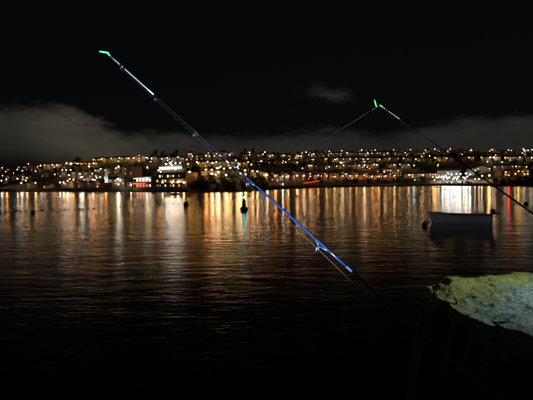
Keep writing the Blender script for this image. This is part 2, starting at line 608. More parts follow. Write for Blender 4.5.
NUMW = {0: 'dark windows', 1: 'one lit window', 2: 'two lit windows', 3: 'three lit windows', 4: 'four lit windows'}
LITW = [('warm', 24), ('amber', 24), ('soft', 36), ('white', 9), ('cool', 2), ('blue', 1), ('red', 1)]
def pick(ws):
    t = random.uniform(0, sum(w for _, w in ws))
    for k, w in ws:
        t -= w
        if t <= 0: return k
    return ws[-1][0]
NH = [0]
def hscale(d): return max(.66, min(.88, d / 430))      # the western cottages are smaller
def house(p, rz, w, d, storeys, wc, gable_front, litp, where, terraced, roofm=None, litw=LITW, ridge=None):
    e = 2.65 * storeys + .2
    ridge = ridge or (1.9 if not gable_front else min(2.6, w * .32))
    roofm = roofm or (M_SLATE if random.random() < .72 else M_TILE)
    NH[0] += 1
    root = link('terraced_house' if terraced else 'house', None, None, p, rz)
    hs = hscale(p.y)
    root.scale = (hs, hs, hs)
    link('wall', wall_mesh(w, d, e, ridge, gable_front, wc), root)
    rf = link('roof', roof_mesh(w, d, e, ridge, gable_front, roofm), root)
    if random.random() < .75:
        if gable_front: link('chimney', chimney_mesh(), rf, (random.choice((-1, 1)) * w * .22, d * random.uniform(.3, .7), e + ridge * .56 + .5))
        else: link('chimney', chimney_mesh(), rf, (random.choice((-1, 1)) * (w / 2 - .7), d / 2, e + ridge + .3))
    n = 2 if w < 7.2 else (3 if w < 10 else 4)
    lit = 0
    dslot = random.randrange(n) if n > 1 else 0
    for fl in range(storeys):
        for i in range(n):
            x = (-.5 + (i + .5) / n) * w * .94
            if fl == 0 and i == dslot:
                link('door', door_mesh(random.randrange(3)), root, (x, -.06, .1))
                continue
            c = None
            if random.random() < litp:
                c = pick(litw)
                lit += 1
            link('window', window_mesh(random.choice((.9, 1.1, 1.3)) if n > 2 else random.choice((.85, 1.0, 1.15)), random.choice((1.1, 1.3)), c), root, (x, -.05, fl * 2.65 + .95))
    rw = 'slate' if roofm == M_SLATE else 'red'
    lw = NUMW.get(lit, 'many lit windows')
    st = {1: 'single-storey ', 2: '', 3: 'three-storey ', 4: 'four-storey '}[storeys]
    lab = '%s%s %s, %s roof, %s, %s' % (st, wc, 'house' if terraced or not gable_front else 'gabled house', rw, lw, where)
    if len(lab.split()) > 16: lab = lab.replace('gabled ', '')
    if len(lab.split()) > 16: lab = lab.replace('%s roof, ' % rw, '')
    tag(root, lab, 'house', 'houses ' + where)
    return root

def row(where, pts, wopts, storeys, walls, litp, terraced=True, gap=0.0, gable=0.0, lamps=0, lampc=('amber',), lampk=1.0, lamph=5.0, depth=7.5, jitter=0.0, litw=LITW, every=1.0, lampoff=6.5, block=0):
    """houses along a street given by photo points of their foot line"""
    P = [(u, place(u, y)[1]) for (u, y) in pts]
    def pos(u):
        return terr(u, interp(u, P))
    u = pts[0][0]
    k = 0
    wcur, rcur, sj = None, None, 0.0
    while u < pts[-1][0]:
        p = pos(u)
        w = random.choice(wopts)
        du = w * hscale(p.y) / p.y * F
        q = pos(u + du)
        if u + du * .6 > pts[-1][0]: break
        if k % 4 == 0: sj = random.uniform(-2.2, 2.2)
        mid = terr(u + du / 2, interp(u + du / 2, P) + sj)
        if random.random() >= gap:
            rz = math.atan2(q.y - p.y, q.x - p.x)
            rz = max(-.7, min(.7, rz)) + random.uniform(-jitter, jitter)
            gf = random.random() < gable
            if not terraced or wcur is None or k % 3 == 0 or random.random() < .3:
                wcur = random.choice(walls)
            if rcur is None or not terraced or random.random() < .15:
                rcur = M_SLATE if random.random() < .75 else M_TILE
            st = random.choice(storeys)
            house(mid, rz, w - (0 if terraced else .6), depth, st, wcur, gf, litp, where, terraced, rcur, litw)
        u += du * (1.0 if terraced else random.uniform(1.05, 1.05 + every * .5))
        k += 1
    if lamps:
        n = lamps
        for i in range(n):
            uu = pts[0][0] + (i + random.uniform(.3, .7)) / n * (pts[-1][0] - pts[0][0])
            s = interp(uu, P) - lampoff
            street_lamp(terr(uu, s), lamph * random.uniform(.9, 1.1), random.choice(lampc), lampk * random.choice((.5, .7, 1.0, 1.0)), 'before the houses ' + where)

def lamp_parts(h_, c, k, r=None):
    r = r or (.34 if k < 1.0 else (.38 if k < 1.5 else (.44 if k < 2.5 else .62)))
    key = ('lamp', round(h_ * 2) / 2, c, round(k * 10), r)
    if key in CACHE: return CACHE[key]
    h_ = round(h_ * 2) / 2
    a = MB()
    a.tube([(0, 0, -1.2), (0, 0, .8), (0, 0, .9), (0, 0, h_ - .3)], [.11, .11, .07, .05], M_POST, 6)
    b_ = MB()
    hr = max(.40, r * 1.02)
    b_.lathe([(hr, .25), (hr + .04, .29), (.06, .46)], M_POST, 8)
    g = MB()
    g.lathe([(.05, -r), (r * .8, -r * .6), (r, 0), (r * .9, .23), (.05, .24)], lampmat(c, k), 6)
    CACHE[key] = (a.mesh('post'), b_.mesh('lamp_hood'), g.mesh('lamp_globe'), h_)
    return CACHE[key]
def street_lamp(p, h_, c, k, where, name='street_lamp', cat='street lamp', r=None):
    po, ho, gl, hh = lamp_parts(h_, c, k, r)
    root = thing(name, '%s %s %s' % (LAMPWORD[c], cat, where), cat, p, 0, 'street lamps ' + where)
    link('post', po, root)
    g = link('lamp_globe', gl, root, (0, 0, hh))
    link('lamp_hood', ho, g)
    return root
def lamp_at(u, y, c, k=1.0, h_=5.5, where=None):
    p, s = place(u, y, lift=round(h_ * 2) / 2)
    return street_lamp(p, h_, c, k, where or 'standing alone among the hillside houses')

PALE = ['cream', 'cream', 'white', 'buff', 'pink']
MIX = ['cream', 'white', 'buff', 'brick', 'grey']
# --- western hillside, left of the spire
row('scattered on the dark far western slope', [(-6, 171.5), (40, 171)], (8, 9), (1, 2), MIX, .30, False, .35, .5, jitter=.3, every=1.5)
row('in the ridge terrace at the western end', [(43, 169.2), (62, 168.6)], (5.5, 6), (2,), PALE, .22, True, lamps=3, lampc=('amber', 'warm'), lampk=.9)
row('in the brightly lit western ridge terrace', [(64, 168.2), (98, 167.6)], (5.5, 6), (2,), ['cream', 'buff', 'cream', 'white'], .25, True, lamps=6, lampc=('orange', 'amber', 'warm'), lampk=1.4)
row('scattered low on the western shore', [(-4, 181.5), (34, 181.5)], (8, 9), (2,), MIX, .35, False, .3, .5, jitter=.3, every=1.6)
row('just below the western ridge terrace', [(34, 177.5), (62, 177.5)], (6, 7), (2,), MIX, .38, False, .15, .4, jitter=.15)
row('at the water on the dark western shore', [(14, 188.5), (58, 188.5)], (7, 8), (1, 2), MIX, .26, False, .45, .4, jitter=.2, every=1.4)
row('stacked behind the waterfront west of the spire', [(65, 180), (100, 180)], (6, 6.5), (2, 3), ['cream', 'pink', 'white', 'grey'], .48, True, lamps=3, lampc=('white', 'warm'), lampk=.7)
row('on the waterfront west of the spire', [(60, 188), (101, 188)], (6.5, 8), (2,), MIX, .36, False, .25, .4, jitter=.1, lamps=2, lampc=('warm', 'white'), lampk=.5)
row('behind the flood lit spire', [(94, 174.5), (134, 173)], (6.5, 8), (2,), PALE, .28, False, .1, .4, jitter=.15, lamps=3, lampc=('warm', 'white'), lampk=.7)
row('on the ridge above the flood lit spire', [(92, 163.5), (140, 162.2)], (6, 7), (2,), PALE, .32, True, lamps=6, lampc=('yellow', 'amber', 'warm'), lampk=.9)
row('on the waterfront between spire and bar', [(111, 188.8), (135, 188.8)], (6.5, 7), (2, 3), ['white', 'grey', 'buff'], .5, True, lamps=2, lampc=('white', 'warm'), lampk=.6, litw=[('warm', 3), ('white', 3), ('red', 2), ('amber', 3)])
row('up the slope beside the church lane', [(110, 181), (134, 180)], (7, 8), (2, 3), MIX, .22, False, .1, .4, jitter=.1)
# --- middle
row('on the ridge behind the white pavilion', [(142, 163.4), (188, 162.4)], (7, 8), (2,), MIX, .30, False, .15, .4, jitter=.2, lamps=3, lampc=('warm', 'white'), lampk=.7)
row('high above the bushy bank', [(188, 160.8), (238, 160)], (6, 7, 8), (2, 3), PALE + ['brick'], .48, False, .05, .4, jitter=.15, lamps=4, lampc=('amber', 'warm', 'white'), lampk=.7)
row('in the row beside the white pavilion', [(184, 169.5), (252, 168)], (6, 6.5), (2,), ['grey', 'buff', 'cream', 'cream'], .34, True, .12, lamps=7, lampc=('amber', 'yellow', 'warm'), lampk=.75)
row('in the terrace atop the bushy bank', [(202, 178.2), (262, 178.6)], (5.5, 6), (2,), ['cream', 'buff', 'cream', 'brick'], .24, True, lamps=9, lampc=('amber', 'orange', 'warm'), lampk=1.3, depth=8)
# --- long quay terrace and the slopes above
row('in the long quayside terrace', [(263, 180.2), (340, 180.3), (398, 179.8)], (5.5, 6), (2, 2, 3), ['cream', 'buff', 'brick', 'cream', 'white'], .28, True, lamps=18, lampc=('amber', 'orange', 'warm', 'amber'), lampk=1.3, depth=8)
row('above the dark tree belt', [(256, 166.3), (306, 166)], (6, 6.5), (2,), ['white', 'cream', 'grey', 'pink'], .42, True, .22, lamps=4, lampc=('warm', 'white', 'amber'), lampk=.7)
row('on the tree lined ridge', [(242, 160), (306, 158.8)], (7, 8), (2,), MIX, .32, False, .1, .5, jitter=.25, lamps=5, lampc=('amber', 'warm', 'yellow'), lampk=.7)
row('in the terrace above the long quayside terrace', [(304, 169.5), (420, 168)], (6, 6.5), (2,), ['brick', 'buff', 'grey', 'cream'], .24, True, .28, lamps=7, lampc=('amber', 'warm'), lampk=.7)
row('in the yellow-lit terrace halfway up', [(306, 163.2), (425, 161.8)], (6, 6.5), (2,), ['buff', 'cream', 'buff', 'brick'], .34, True, .16, lamps=9, lampc=('yellow', 'amber', 'warm'), lampk=.75)
row('in the upper terrace below the ridge', [(306, 157.8), (430, 156)], (6, 7), (2,), MIX + ['cream'], .44, True, .2, lamps=7, lampc=('amber', 'warm', 'white'), lampk=.6)
row('along the eastern ridge', [(304, 154.3), (440, 152.8)], (7, 8), (1, 2), MIX, .34, False, .2, .5, jitter=.25, lamps=7, lampc=('warm', 'white', 'amber'), lampk=.6)
# --- right
row('on the ridge above the boatyard', [(438, 153.6), (540, 153.4)], (7, 8), (1, 2), MIX, .28, False, .3, .5, jitter=.25, lamps=5, lampc=('warm', 'white', 'amber'), lampk=.55)
row('in the dark row above the boatyard', [(430, 160.8), (478, 160.8)], (7, 8), (2,), ['grey', 'brick', 'buff'], .2, False, .2, .4, jitter=.1, lamps=2, lampc=('warm', 'yellow'), lampk=.7)
row('above the pale gabled boathouse', [(476, 161.6), (538, 161.4)], (6, 7), (2,), ['buff', 'cream', 'grey'], .4, True, .15, lamps=5, lampc=('warm', 'white', 'amber'), lampk=.6)
row('on the dark eastern bank', [(493, 170.8), (540, 170.6)], (7, 8), (2,), ['grey', 'brick', 'buff'], .5, False, .0, .4, jitter=.1, lamps=1, lampc=('warm',), lampk=.6, litw=[('warm', 4), ('white', 2), ('amber', 3)])
row('low on the dark eastern bank', [(495, 176.5), (540, 176)], (7, 8), (2,), ['grey', 'brick', 'buff'], .42, False, .1, .4, jitter=.1, litw=[('warm', 4), ('white', 2), ('amber', 3)])
row('beside the boatyard shed', [(404, 178.6), (441, 178.6)], (7, 8), (2,), ['buff', 'cream', 'brick'], .5, True, lamps=3, lampc=('amber', 'warm'), lampk=.8, litw=[('warm', 4), ('amber', 3)])

row('on the lane above the middle terrace', [(310, 166.2), (385, 165.4)], (7, 8), (1, 2), MIX, .42, False, .3, .5, jitter=.3, every=1.2)
row('on the top lane of the eastern hill', [(318, 155.8), (470, 154.6)], (7, 8), (1, 2), MIX, .42, False, .45, .5, jitter=.3, every=1.4)
row('on the lane behind the western waterfront', [(62, 184.5), (98, 184.3)], (7, 8), (2,), MIX, .40, False, .35, .5, jitter=.3, every=1.3)
row('on the lane under the high western ridge', [(62, 172.0), (96, 171.5)], (7, 8), (2,), MIX, .40, False, .3, .5, jitter=.3, every=1.2)
row('on the lane among the ridge trees', [(196, 164.6), (300, 162.6)], (7, 8), (1, 2), MIX, .42, False, .35, .5, jitter=.3, every=1.3)
# small lamps scattered along the lanes
for i in range(84):
    u = random.uniform(2, 532)
    lo_y = interp(u, RIDGE_Y) - 3
    y = lo_y + (181 - lo_y) * random.random() ** 1.2
    if 186 < u < 262 and y > 176: continue
    lamp_at(u, y, random.choice(('amber', 'amber', 'warm', 'orange', 'white')), random.choice((.2, .3, .4, .6)), 4.0, 'on a small lane up the hillside')

# lamps that stand out one by one
for (u, y, c, k) in ((190.5, 172, 'orange', 1.1), (213, 163, 'warm', 1.2), (218.5, 172.5, 'warm', 1.5), (226.5, 176, 'warm', 1.2), (228.5, 162.5, 'yellow', 1.3), (241, 173.5, 'warm', 1.5),
        (209, 153.2, 'warm', .8), (265.5, 149, 'warm', 1.0), (274.5, 149.2, 'white', 1.0), (250, 152.5, 'cool', .7), (301.5, 156, 'white', .9), (306.5, 147.6, 'white', .8), (329.7, 173, 'warm', 1.8), (342, 146.8, 'warm', 1.1), (335.5, 159.5, 'yellow', 1.0),
        (361.8, 148.5, 'white', 1.2), (364.5, 165.2, 'warm', 1.6), (384.5, 172, 'warm', 1.4), (396, 170.5, 'white', 1.2), (374.3, 164.6, 'warm', .9), (400, 164.5, 'warm', .9), (414, 165.5, 'cool', 1.0), (421.8, 156.8, 'warm', 1.8), (429.5, 156, 'warm', 1.2), (435, 158, 'yellow', 1.6),
        (425.5, 150.3, 'warm', .9), (434.8, 149.4, 'warm', 1.1), (444, 148.3, 'cool', .6), (450, 149.2, 'amber', 1.0), (494, 157.2, 'white', 1.2), (490, 157.5, 'white', 1.2), (502, 162.2, 'warm', 1.4), (522.8, 147.6, 'white', .9), (140.2, 156, 'warm', 1.2), (152.5, 158.6, 'white', 1.0), (159, 170.4, 'orange', 1.3),
        (180.5, 153.8, 'cool', .7), (170.3, 162.6, 'cool', .9), (118.3, 179.6, 'white', 1.0), (119.5, 166.8, 'white', 1.2), (82.8, 177.2, 'white', 1.4), (90, 166.5, 'warm', 1.4), (63, 170.2, 'white', .7), (67, 170.2, 'white', .8), (71.5, 170.2, 'white', .6), (41.5, 165.8, 'white', 1.0), (36.5, 171.3, 'warm', .8),
        (18, 179, 'warm', .8), (21.7, 185.5, 'white', 1.0), (7, 179.5, 'amber', .9), (2, 180.8, 'cool', .5), (27.4, 178, 'warm', .7), (106, 187.6, 'orange', .8), (36, 190, 'amber', .8), (64, 183.6, 'amber', .9), (60.5, 189, 'white', .5), (518.5, 171.5, 'yellow', .9), (148, 167.5, 'yellow', 1.0), (147, 178.8, 'cool', .4)):
    lamp_at(u, y, c, k)

# ------------------------------------------------------------------ special buildings
def flood(p, aim, c, k, where, size=.5, h_=None):
    """flood light: housing tilted on a short post, a glowing front glass"""
    root = thing('flood_light', 'flood light with a %s glow %s' % (LAMPWORD[c], where), 'flood light', p, 0, 'flood lights ' + where)
    hh = h_ if h_ is not None else .4
    mb = MB()
    mb.tube([(0, 0, -.8), (0, 0, hh)], .05 if hh < 2 else .09, M_POST, 6)
    mb.build('post', root)
    d = (Vector(aim) - (Vector(p) + Vector((0, 0, hh)))).normalized()
    q = d.to_track_quat('-Y', 'Z')
    hb = MB()
    s = size
    hb.box(-s / 2, s / 2, .02, s * .5, -s * .35, s * .35, M_POST)
    ho = hb.build('housing', root)
    ho.location = (0, 0, hh)
    ho.rotation_euler = q.to_euler()
    gb = MB()
    gb.add([(-s * .46, 0, -s * .31), (s * .46, 0, -s * .31), (s * .46, 0, s * .31), (-s * .46, 0, s * .31)], [(0, 1, 2, 3)], lampmat(c, k))
    gb.build('lens', ho)
    return root

# flood lit white spire
sp, _ = place(106.5, 183.0)
sp_root = thing('church_tower', 'slender white church tower with pointed spire, flood lit from below', 'church', sp, -.1)
mb = MB()
mw = mat('white_limewash', (.72, .72, .68), .85, .15, 1.2)
mb.box(-1.3, 1.3, 0, 2.6, -4, 4.2, mw)
mb.box(-1.42, 1.42, -.12, 2.72, 4.2, 4.45, mw)
mb.build('tower', sp_root)
mb = MB()
mb.lathe([(1.40, 4.45), (1.0, 6.4), (.5, 9.0), (.08, 11.2)], mw, 8, (0, 1.3, 0))
s_ = mb.build('spire', sp_root)
mb = MB()
mb.box(-.04, .04, 1.26, 1.34, 11.1, 12.1, M_POST)
mb.box(-.25, .25, 1.27, 1.33, 11.6, 11.68, M_POST)
mb.build('cross', s_)
for z in (.9, 3.0):
    link('window', window_mesh(.6, 1.0, None), sp_root, (0, -.05, z))
mb = MB()
mb.box(1.32, 7.0, .3, 6.5, -4, 2.4, wallmat('grey'))
mb.add([(1.33, .1, 2.35), (7.1, .1, 2.35), (7.1, 3.4, 4.4), (1.33, 3.4, 4.4), (1.33, 6.7, 2.35), (7.1, 6.7, 2.35)], [(0, 1, 2, 3), (3, 2, 5, 4), (0, 3, 4), (1, 5, 2)], M_SLATE)
mb.build('nave', sp_root)
for dx in (-2.2, .6):
    flood(sp + Vector((dx, -4.2, 0)), sp + Vector((0, 0, 7.0)), 'cool', 2.6, 'aimed up at the white spire', .6)

# white pavilion, flood lit, above the waterfront flats
pa, _ = place(159.5, 170.3)
pb, _ = place(182.5, 168.8)
L = (pb - pa).length
pv = thing('pavilion', 'long low white pavilion with hipped slate roof, blazing with white flood light', 'pavilion', pa, math.atan2(pb.y - pa.y, pb.x - pa.x))
mb = MB()
mb.box(0, L, 0, 7, -4, 2.6, mw)
mb.build('wall', pv)
mb = MB()
mb.add([(-.5, -.8, 2.55), (L + .5, -.8, 2.55), (L - 1.5, 3.5, 4.6), (1.5, 3.5, 4.6), (-.5, 7.8, 2.55), (L + .5, 7.8, 2.55)], [(0, 1, 2, 3), (3, 2, 5, 4), (0, 3, 4), (1, 5, 2), (4, 5, 1, 0)], M_SLATE)
mb.build('roof', pv)
nwin = 9
for i in range(nwin):
    link('window', window_mesh(1.15, 1.35, 'white'), pv, ((i + .5) / nwin * L, -.05, .9))
for i in range(8):
    t = (i + .5) / 8
    q = pa.lerp(pb, t)
    flood(q + Vector((0, -4.2, -.3)), q + Vector((0, 0, 2.0)), 'white', random.choice((.6, 1.0, 1.5)), 'in the row in front of the white pavilion', .7, h_=.7)
for i in range(4):
    t = .35 + .6 * i / 3
    q = pa.lerp(pb, t)
    street_lamp(q + Vector((0, -2.2, 0)), 4.5, 'white', 2.0, 'beside the blazing white pavilion')

def block(name, label, cat, u0, u1, ybase, storeys, wc, nw, pattern, fl_h=2.7, flat=True, depth=9, balcony=False, roofm=None):
    """a larger block of flats or shop; pattern[floor][i] = window light or None"""
    a, _ = place(u0, ybase)
    c, _ = place(u1, ybase)
    if abs(c.y - a.y) > .6 * (c.x - a.x): c.y = a.y + .6 * (c.x - a.x) * (1 if c.y > a.y else -1)
    W = (c - a).length
    root = thing(name, label, cat, a, math.atan2(c.y - a.y, c.x - a.x))
    H = storeys * fl_h + .3
    mb = MB()
    mb.box(0, W, 0, depth, -4, H, wallmat(wc))
    mb.build('wall', root)
    mb = MB()
    rm = roofm or M_SLATE
    if flat:
        mb.box(-.3, W + .3, -.3, depth + .3, H, H + .35, rm)
    else:
        mb.add([(-.3, -.4, H), (W + .3, -.4, H), (W + .3, depth / 2, H + 2.6), (-.3, depth / 2, H + 2.6), (-.3, depth + .4, H), (W + .3, depth + .4, H)], [(0, 1, 2, 3), (3, 2, 5, 4), (0, 3, 4), (1, 5, 2)], rm)
    mb.build('roof', root)
    for fl in range(storeys):
        for i in range(nw):
            c_ = pattern(fl, i)
            link('window', window_mesh(min(1.3, W / nw * .5), min(1.25, fl_h * .42), c_), root, ((i + .5) / nw * W, -.05, fl * fl_h + .8))
        if balcony and fl > 0:
            mb = MB()
            z = fl * fl_h + .15
            mb.box(.2, W - .2, -1.3, -.002, z - .12, z, M_PAVE)
            bal = mb.build('balcony', root)
            mb = MB()
            mb.box(.2, W - .2, -1.3, -1.25, z + .95, z + 1.0, M_POST)
            n = int(W / .6)
            for k in range(n + 1):
                x = .2 + (W - .4) * k / n
                mb.box(x - .02, x + .02, -1.29, -1.26, z, z + .95, M_POST)
            mb.build('railing', bal)
    return root, W, H

# waterfront flats
def pat_flats(fl, i):
    if i == 6: return 'warm'
    if i == 8: return random.choice(('amber', 'soft', 'amber'))
    if i == 7 or fl == 2: return None if i == 7 else random.choice((None, None, 'soft', None, 'white'))
    return random.choice(('warm', 'soft', 'amber', None, None, None, 'soft', None, 'soft'))
block('block_of_flats', 'three storey waterfront block of flats with a lit stair column and balconies', 'flats', 156.5, 185.5, 190.3, 3, 'buff', 11, pat_flats, fl_h=2.5, balcony=True)
for i, (u, c) in enumerate(((158, 'warm'), (163, 'white'), (172, 'warm'), (178, 'white'), (184, 'warm'))):
    street_lamp(terr(u, 3.2), 3.0, c, .5, 'on the quay in front of the waterfront flats')

# bar with red and white light
br, W, H = block('waterfront_bar', 'waterfront bar with a red lit ground floor and a white lit upper veranda', 'bar', 136.2, 151.5, 190.0, 2, 'white', 5, lambda fl, i: 'red' if fl == 0 and i < 4 else ('white' if fl else 'warm'), fl_h=3.0)
mb = MB()
mb.box(.1, W - .1, -2.2, -.01, 3.0, 3.12, M_PAVE)
ver = mb.build('veranda', br)
for k in range(6):
    mb = MB()
    x = .3 + (W - .6) * k / 5
    mb.box(x - .05, x + .05, -2.1, -2.0, -.5, 5.6, M_FRAME)
    mb.build('veranda_post', ver)
mb = MB()
mb.box(.1, W - .1, -2.12, -1.98, 5.6, 5.72, M_FRAME)
mb.build('veranda_beam', ver)
mb = MB()
mb.box(.4, W - .4, -1.95, -1.85, 5.35, 5.5, emit('white_tube', WHITE, 7))
mb.build('strip_light', br)
mb = MB()
mb.box(.2, W * .78, -2.32, -2.22, 2.3, 2.8, emit('red_sign_glow', (1, .07, .03), 2.4))
mb.build('light_fascia', br)

# boatyard: big grey shed, flood light masts
sh, W, H = block('boatyard_shed', 'large grey boatyard shed with shallow pitched roof behind the flood lights', 'shed', 437, 472, 178.8, 2, 'grey', 8,
                 lambda fl, i: None if fl else random.choice(('white', 'cool', None, 'white')), fl_h=4.0, flat=False, depth=16, roofm=mat('shed_sheeting', (.22, .23, .24), .6, .2, .6))
for i, (u, y, k, hh) in enumerate(((442.5, 176.6, .8, 5), (445.5, 175.6, 1.1, 6), (449, 177.6, .8, 5), (451.5, 174.4, 1.5, 7), (455, 177.5, .9, 5), (458.5, 177, .8, 5), (460.5, 174.2, 1.5, 7), (463.5, 177.4, .9, 5), (467, 176.6, .8, 5), (470, 174.4, 1.4, 7), (443.5, 179.2, .5, 4), (447.2, 178.8, .6, 4), (453.3, 178.9, .6, 4), (457, 179.2, .5, 4), (465.3, 178.8, .6, 4), (448, 173.2, .7, 7), (456.5, 173.8, .8, 7), (466, 173.6, .7, 7))):
    p, s = place(u, y, lift=float(hh))
    street_lamp(p, hh, 'white' if i % 3 else 'cool', k * .85, 'blazing in the boatyard before the grey shed', 'yard_light', 'yard light', .62)
for i, (u, y, c) in enumerate(((433, 177, 'warm'), (436.5, 177.8, 'amber'), (434.5, 180, 'orange'), (439, 176.5, 'white'), (475, 179.5, 'warm'), (479, 179.7, 'warm'), (482, 176, 'white'))):
    lamp_at(u, y, c, .8, 4.0, 'at the edge of the boatyard')

# boats laid up ashore in the yard
M_HULL = [mat('hull_white', (.70, .70, .68), .35, .08, 2), mat('hull_blue', (.05, .09, .22), .35, .08, 2), mat('hull_grey', (.35, .36, .37), .4, .1, 2)]
def hull_mesh(L, B, D, m, inner, name='hull', draft=.25, n=18, sheer=.35, transom=.8):
    """open boat, bow at -x, stern at +x; returns a shell with thickness"""
    vo, vi, fs = [], [], []
    k = 9
    for side, store in ((0, vo), (1, vi)):
        for i in range(n + 1):
            t = i / n
            x = -L / 2 + L * t
            wdt = B / 2 * (min(1, (t / .48)) ** .62 if t < .48 else 1 - (1 - transom) * ((t - .48) / .52) ** 2)
            z1 = D + sheer * ((1 - t) ** 2.2) + sheer * .28 * t ** 3
            zk = -draft * (1 - .85 * max(0, (0.22 - t) / .22) ** 2) + (.9 * D * max(0, (.06 - t) / .06))
            th = .035 if side else 0
            for j in range(k):
                a = j / (k - 1) * 2 - 1
                q = abs(a)
                yy = math.copysign(max(0, (wdt - th)) * (q ** .55), a) if q > 0 else 0
                zz = zk + th + (z1 - zk - (th if side == 0 else th)) * (q ** 2.4)
                if side and q == 1: zz = z1
                store.append((x + (th * 1.5 if side and i == 0 else 0) - (th if side and i == n else 0), yy, zz))
    mb = MB()
    f1, f2 = [], []
    for i in range(n):
        for j in range(k - 1):
            a = i * k + j
            f1.append((a, a + 1, a + k + 1, a + k))
            f2.append((a, a + k, a + k + 1, a + 1))
    f1.append(tuple(n * k + j for j in range(k)))
    f2.append(tuple(n * k + j for j in range(k - 1, -1, -1)))
    mb.add(vo, f1, m)
    mb.add(vi, f2, inner)
    return mb
def sheer_pts(L, B, D, sheer, transom, s, n=18):
    r = []
    for i in range(n + 1):
        t = i / n
        x = -L / 2 + L * t
        wdt = B / 2 * (min(1, (t / .48)) ** .62 if t < .48 else 1 - (1 - transom) * ((t - .48) / .52) ** 2)
        r.append((x, s * wdt, D + sheer * ((1 - t) ** 2.2) + sheer * .28 * t ** 3))
    return r
M_INNER = mat('boat_inside', (.28, .27, .25), .7, .2, 3)
def cruiser(name, label, p, rz, m, L=6.5, keel=.4, group=None, lamp=None):
    root = thing(name, label, 'boat', p, rz, group)
    hull_mesh(L, 2.2, .8, m, M_INNER, draft=keel, sheer=.4).build('hull', root, True)
    mb = MB()
    mb.box(-L * .22, L * .14, -.75, .75, .45, 1.55, M_HULL[0])
    mb.box(-L * .24, L * .17, -.85, .85, 1.55, 1.66, M_HULL[0])
    cb = mb.build('cabin', root)
    for s in (-1, 1):
        for x in (-L * .13, L * .03):
            mb = MB()
            mb.box(x - .4, x + .4, s * .755, s * .77, 1.0, 1.4, M_DARKGLASS) if s > 0 else mb.box(x - .4, x + .4, -.77, -.755, 1.0, 1.4, M_DARKGLASS)
            mb.build('window', cb)
    mb = MB()
    mb.tube([(0, 0, 1.6), (0, 0, 3.3)], .04, M_POST, 6)
    ms = mb.build('mast', root)
    if lamp:
        mb = MB()
        mb.ball((0, 0, 3.4), .22, lampmat(*lamp), 6, 4)
        mb.build('masthead_light', ms)
    return root
for i, (u, rz, mi, w) in enumerate(((444, .3, 0, 'white'), (449.5, .15, 1, 'blue'), (456, -.2, 0, 'white'), (462.5, .2, 2, 'grey'), (468, -.1, 1, 'blue'))):
    p = terr(u, 9)
    cruiser('cabin_boat', '%s hulled cabin boat laid up ashore under the boatyard lights' % w, p + Vector((0, 0, .75)), rz + 1.0 * (i % 2), M_HULL[mi], 6.5, .4, 'boats laid up in the yard')

# pale gabled boathouse
a, _ = place(473.2, 175.6)
c, _ = place(491.2, 175.4)
W = 18.0 / F * a.y
bh = thing('boathouse', 'tall pale blue white boathouse with a broad gable and four small windows', 'boathouse', a, 0.05)
mb = MB()
mp = mat('boathouse_render', (.55, .62, .66), .8, .12, .5)
hE, hR = 6.8, 9.6
mb.add([(0, 0, -4), (W, 0, -4), (W, 0, hE), (W * .5, 0, hR), (0, 0, hE), (0, 12, -4), (W, 12, -4), (W, 12, hE), (W * .5, 12, hR), (0, 12, hE)],
       [(0, 1, 2, 3, 4), (6, 5, 9, 8, 7), (1, 6, 7, 2), (5, 0, 4, 9)], mp)
mb.build('wall', bh)
mb = MB()
for s in (0, 1):
    x0, x1 = (-.3, W * .5) if s == 0 else (W + .3, W * .5)
    z0 = hE - .1
    mb.add([(x0, -.3, z0 + .2), (x1, -.3, hR + .2), (x1, 12.3, hR + .2), (x0, 12.3, z0 + .2), (x0, -.3, z0), (x1, -.3, hR), (x1, 12.3, hR), (x0, 12.3, z0)],
           [(0, 1, 2, 3), (7, 6, 5, 4), (0, 4, 5, 1), (3, 2, 6, 7), (0, 3, 7, 4)], M_SLATE)
mb.build('roof', bh)
for i in range(4):
    link('window', window_mesh(1.1, 1.2, None), bh, (W * (.24 + .17 * i), -.05, 3.6))
link('window', window_mesh(1.3, 1.35, 'warm'), bh, (W * .12, -.05, 4.2))
link('window', window_mesh(1.6, 1.35, 'amber'), bh, (W * .28, -.05, 6.1))
mb = MB()
mb.box(W * .52, W * .86, -.08, .05, -.5, 2.9, M_DOOR[0])
mb.build('boat_door', bh)
for dx in (.2, .5, .8):
    flood(a + Vector((W * dx, -5.5, -.6)), a + Vector((W * dx, 0, 5.5)), 'cool', 1.3, 'aimed at the pale boathouse gable', .6)
# orange and red mast lamps, green lamp
lamp_at(489.2, 175.6, 'orange', 2.9, 5, 'beside the pale boathouse')
lamp_at(508.6, 175.4, 'red', 1.2, 5, 'on the dark eastern bank')
lamp_at(415, 180.2, 'green', .15, 3, 'at the end of the long quay')

# quayside kiosk with red neon roof edge
ka = terr(304.5, 9)
kb = terr(318.5, 9)
kk = thing('quay_kiosk', 'low dark quayside shelter with a glowing red strip along its sloping roof', 'shelter', ka, math.atan2(kb.y - ka.y, kb.x - ka.x))
W = (kb - ka).length
mb = MB()
mb.add([(0, 0, -2), (W, 0, -2), (W, 0, 3.6), (0, 0, 1.7), (0, 5, -2), (W, 5, -2), (W, 5, 3.6), (0, 5, 1.7)], [(0, 1, 2, 3), (1, 5, 6, 2), (5, 4, 7, 6), (4, 0, 3, 7)], wallmat('grey'))
mb.build('wall', kk)
mb = MB()
mb.add([(-.4, -.6, 1.65), (W + .4, -.6, 3.66), (W + .4, 5.4, 3.66), (-.4, 5.4, 1.65), (-.4, -.6, 1.85), (W + .4, -.6, 3.86), (W + .4, 5.4, 3.86), (-.4, 5.4, 1.85)],
       [(3, 2, 1, 0), (4, 5, 6, 7), (0, 1, 5, 4), (2, 3, 7, 6), (0, 4, 7, 3), (1, 2, 6, 5)], M_SLATE)
mb.build('roof', kk)
mb = MB()
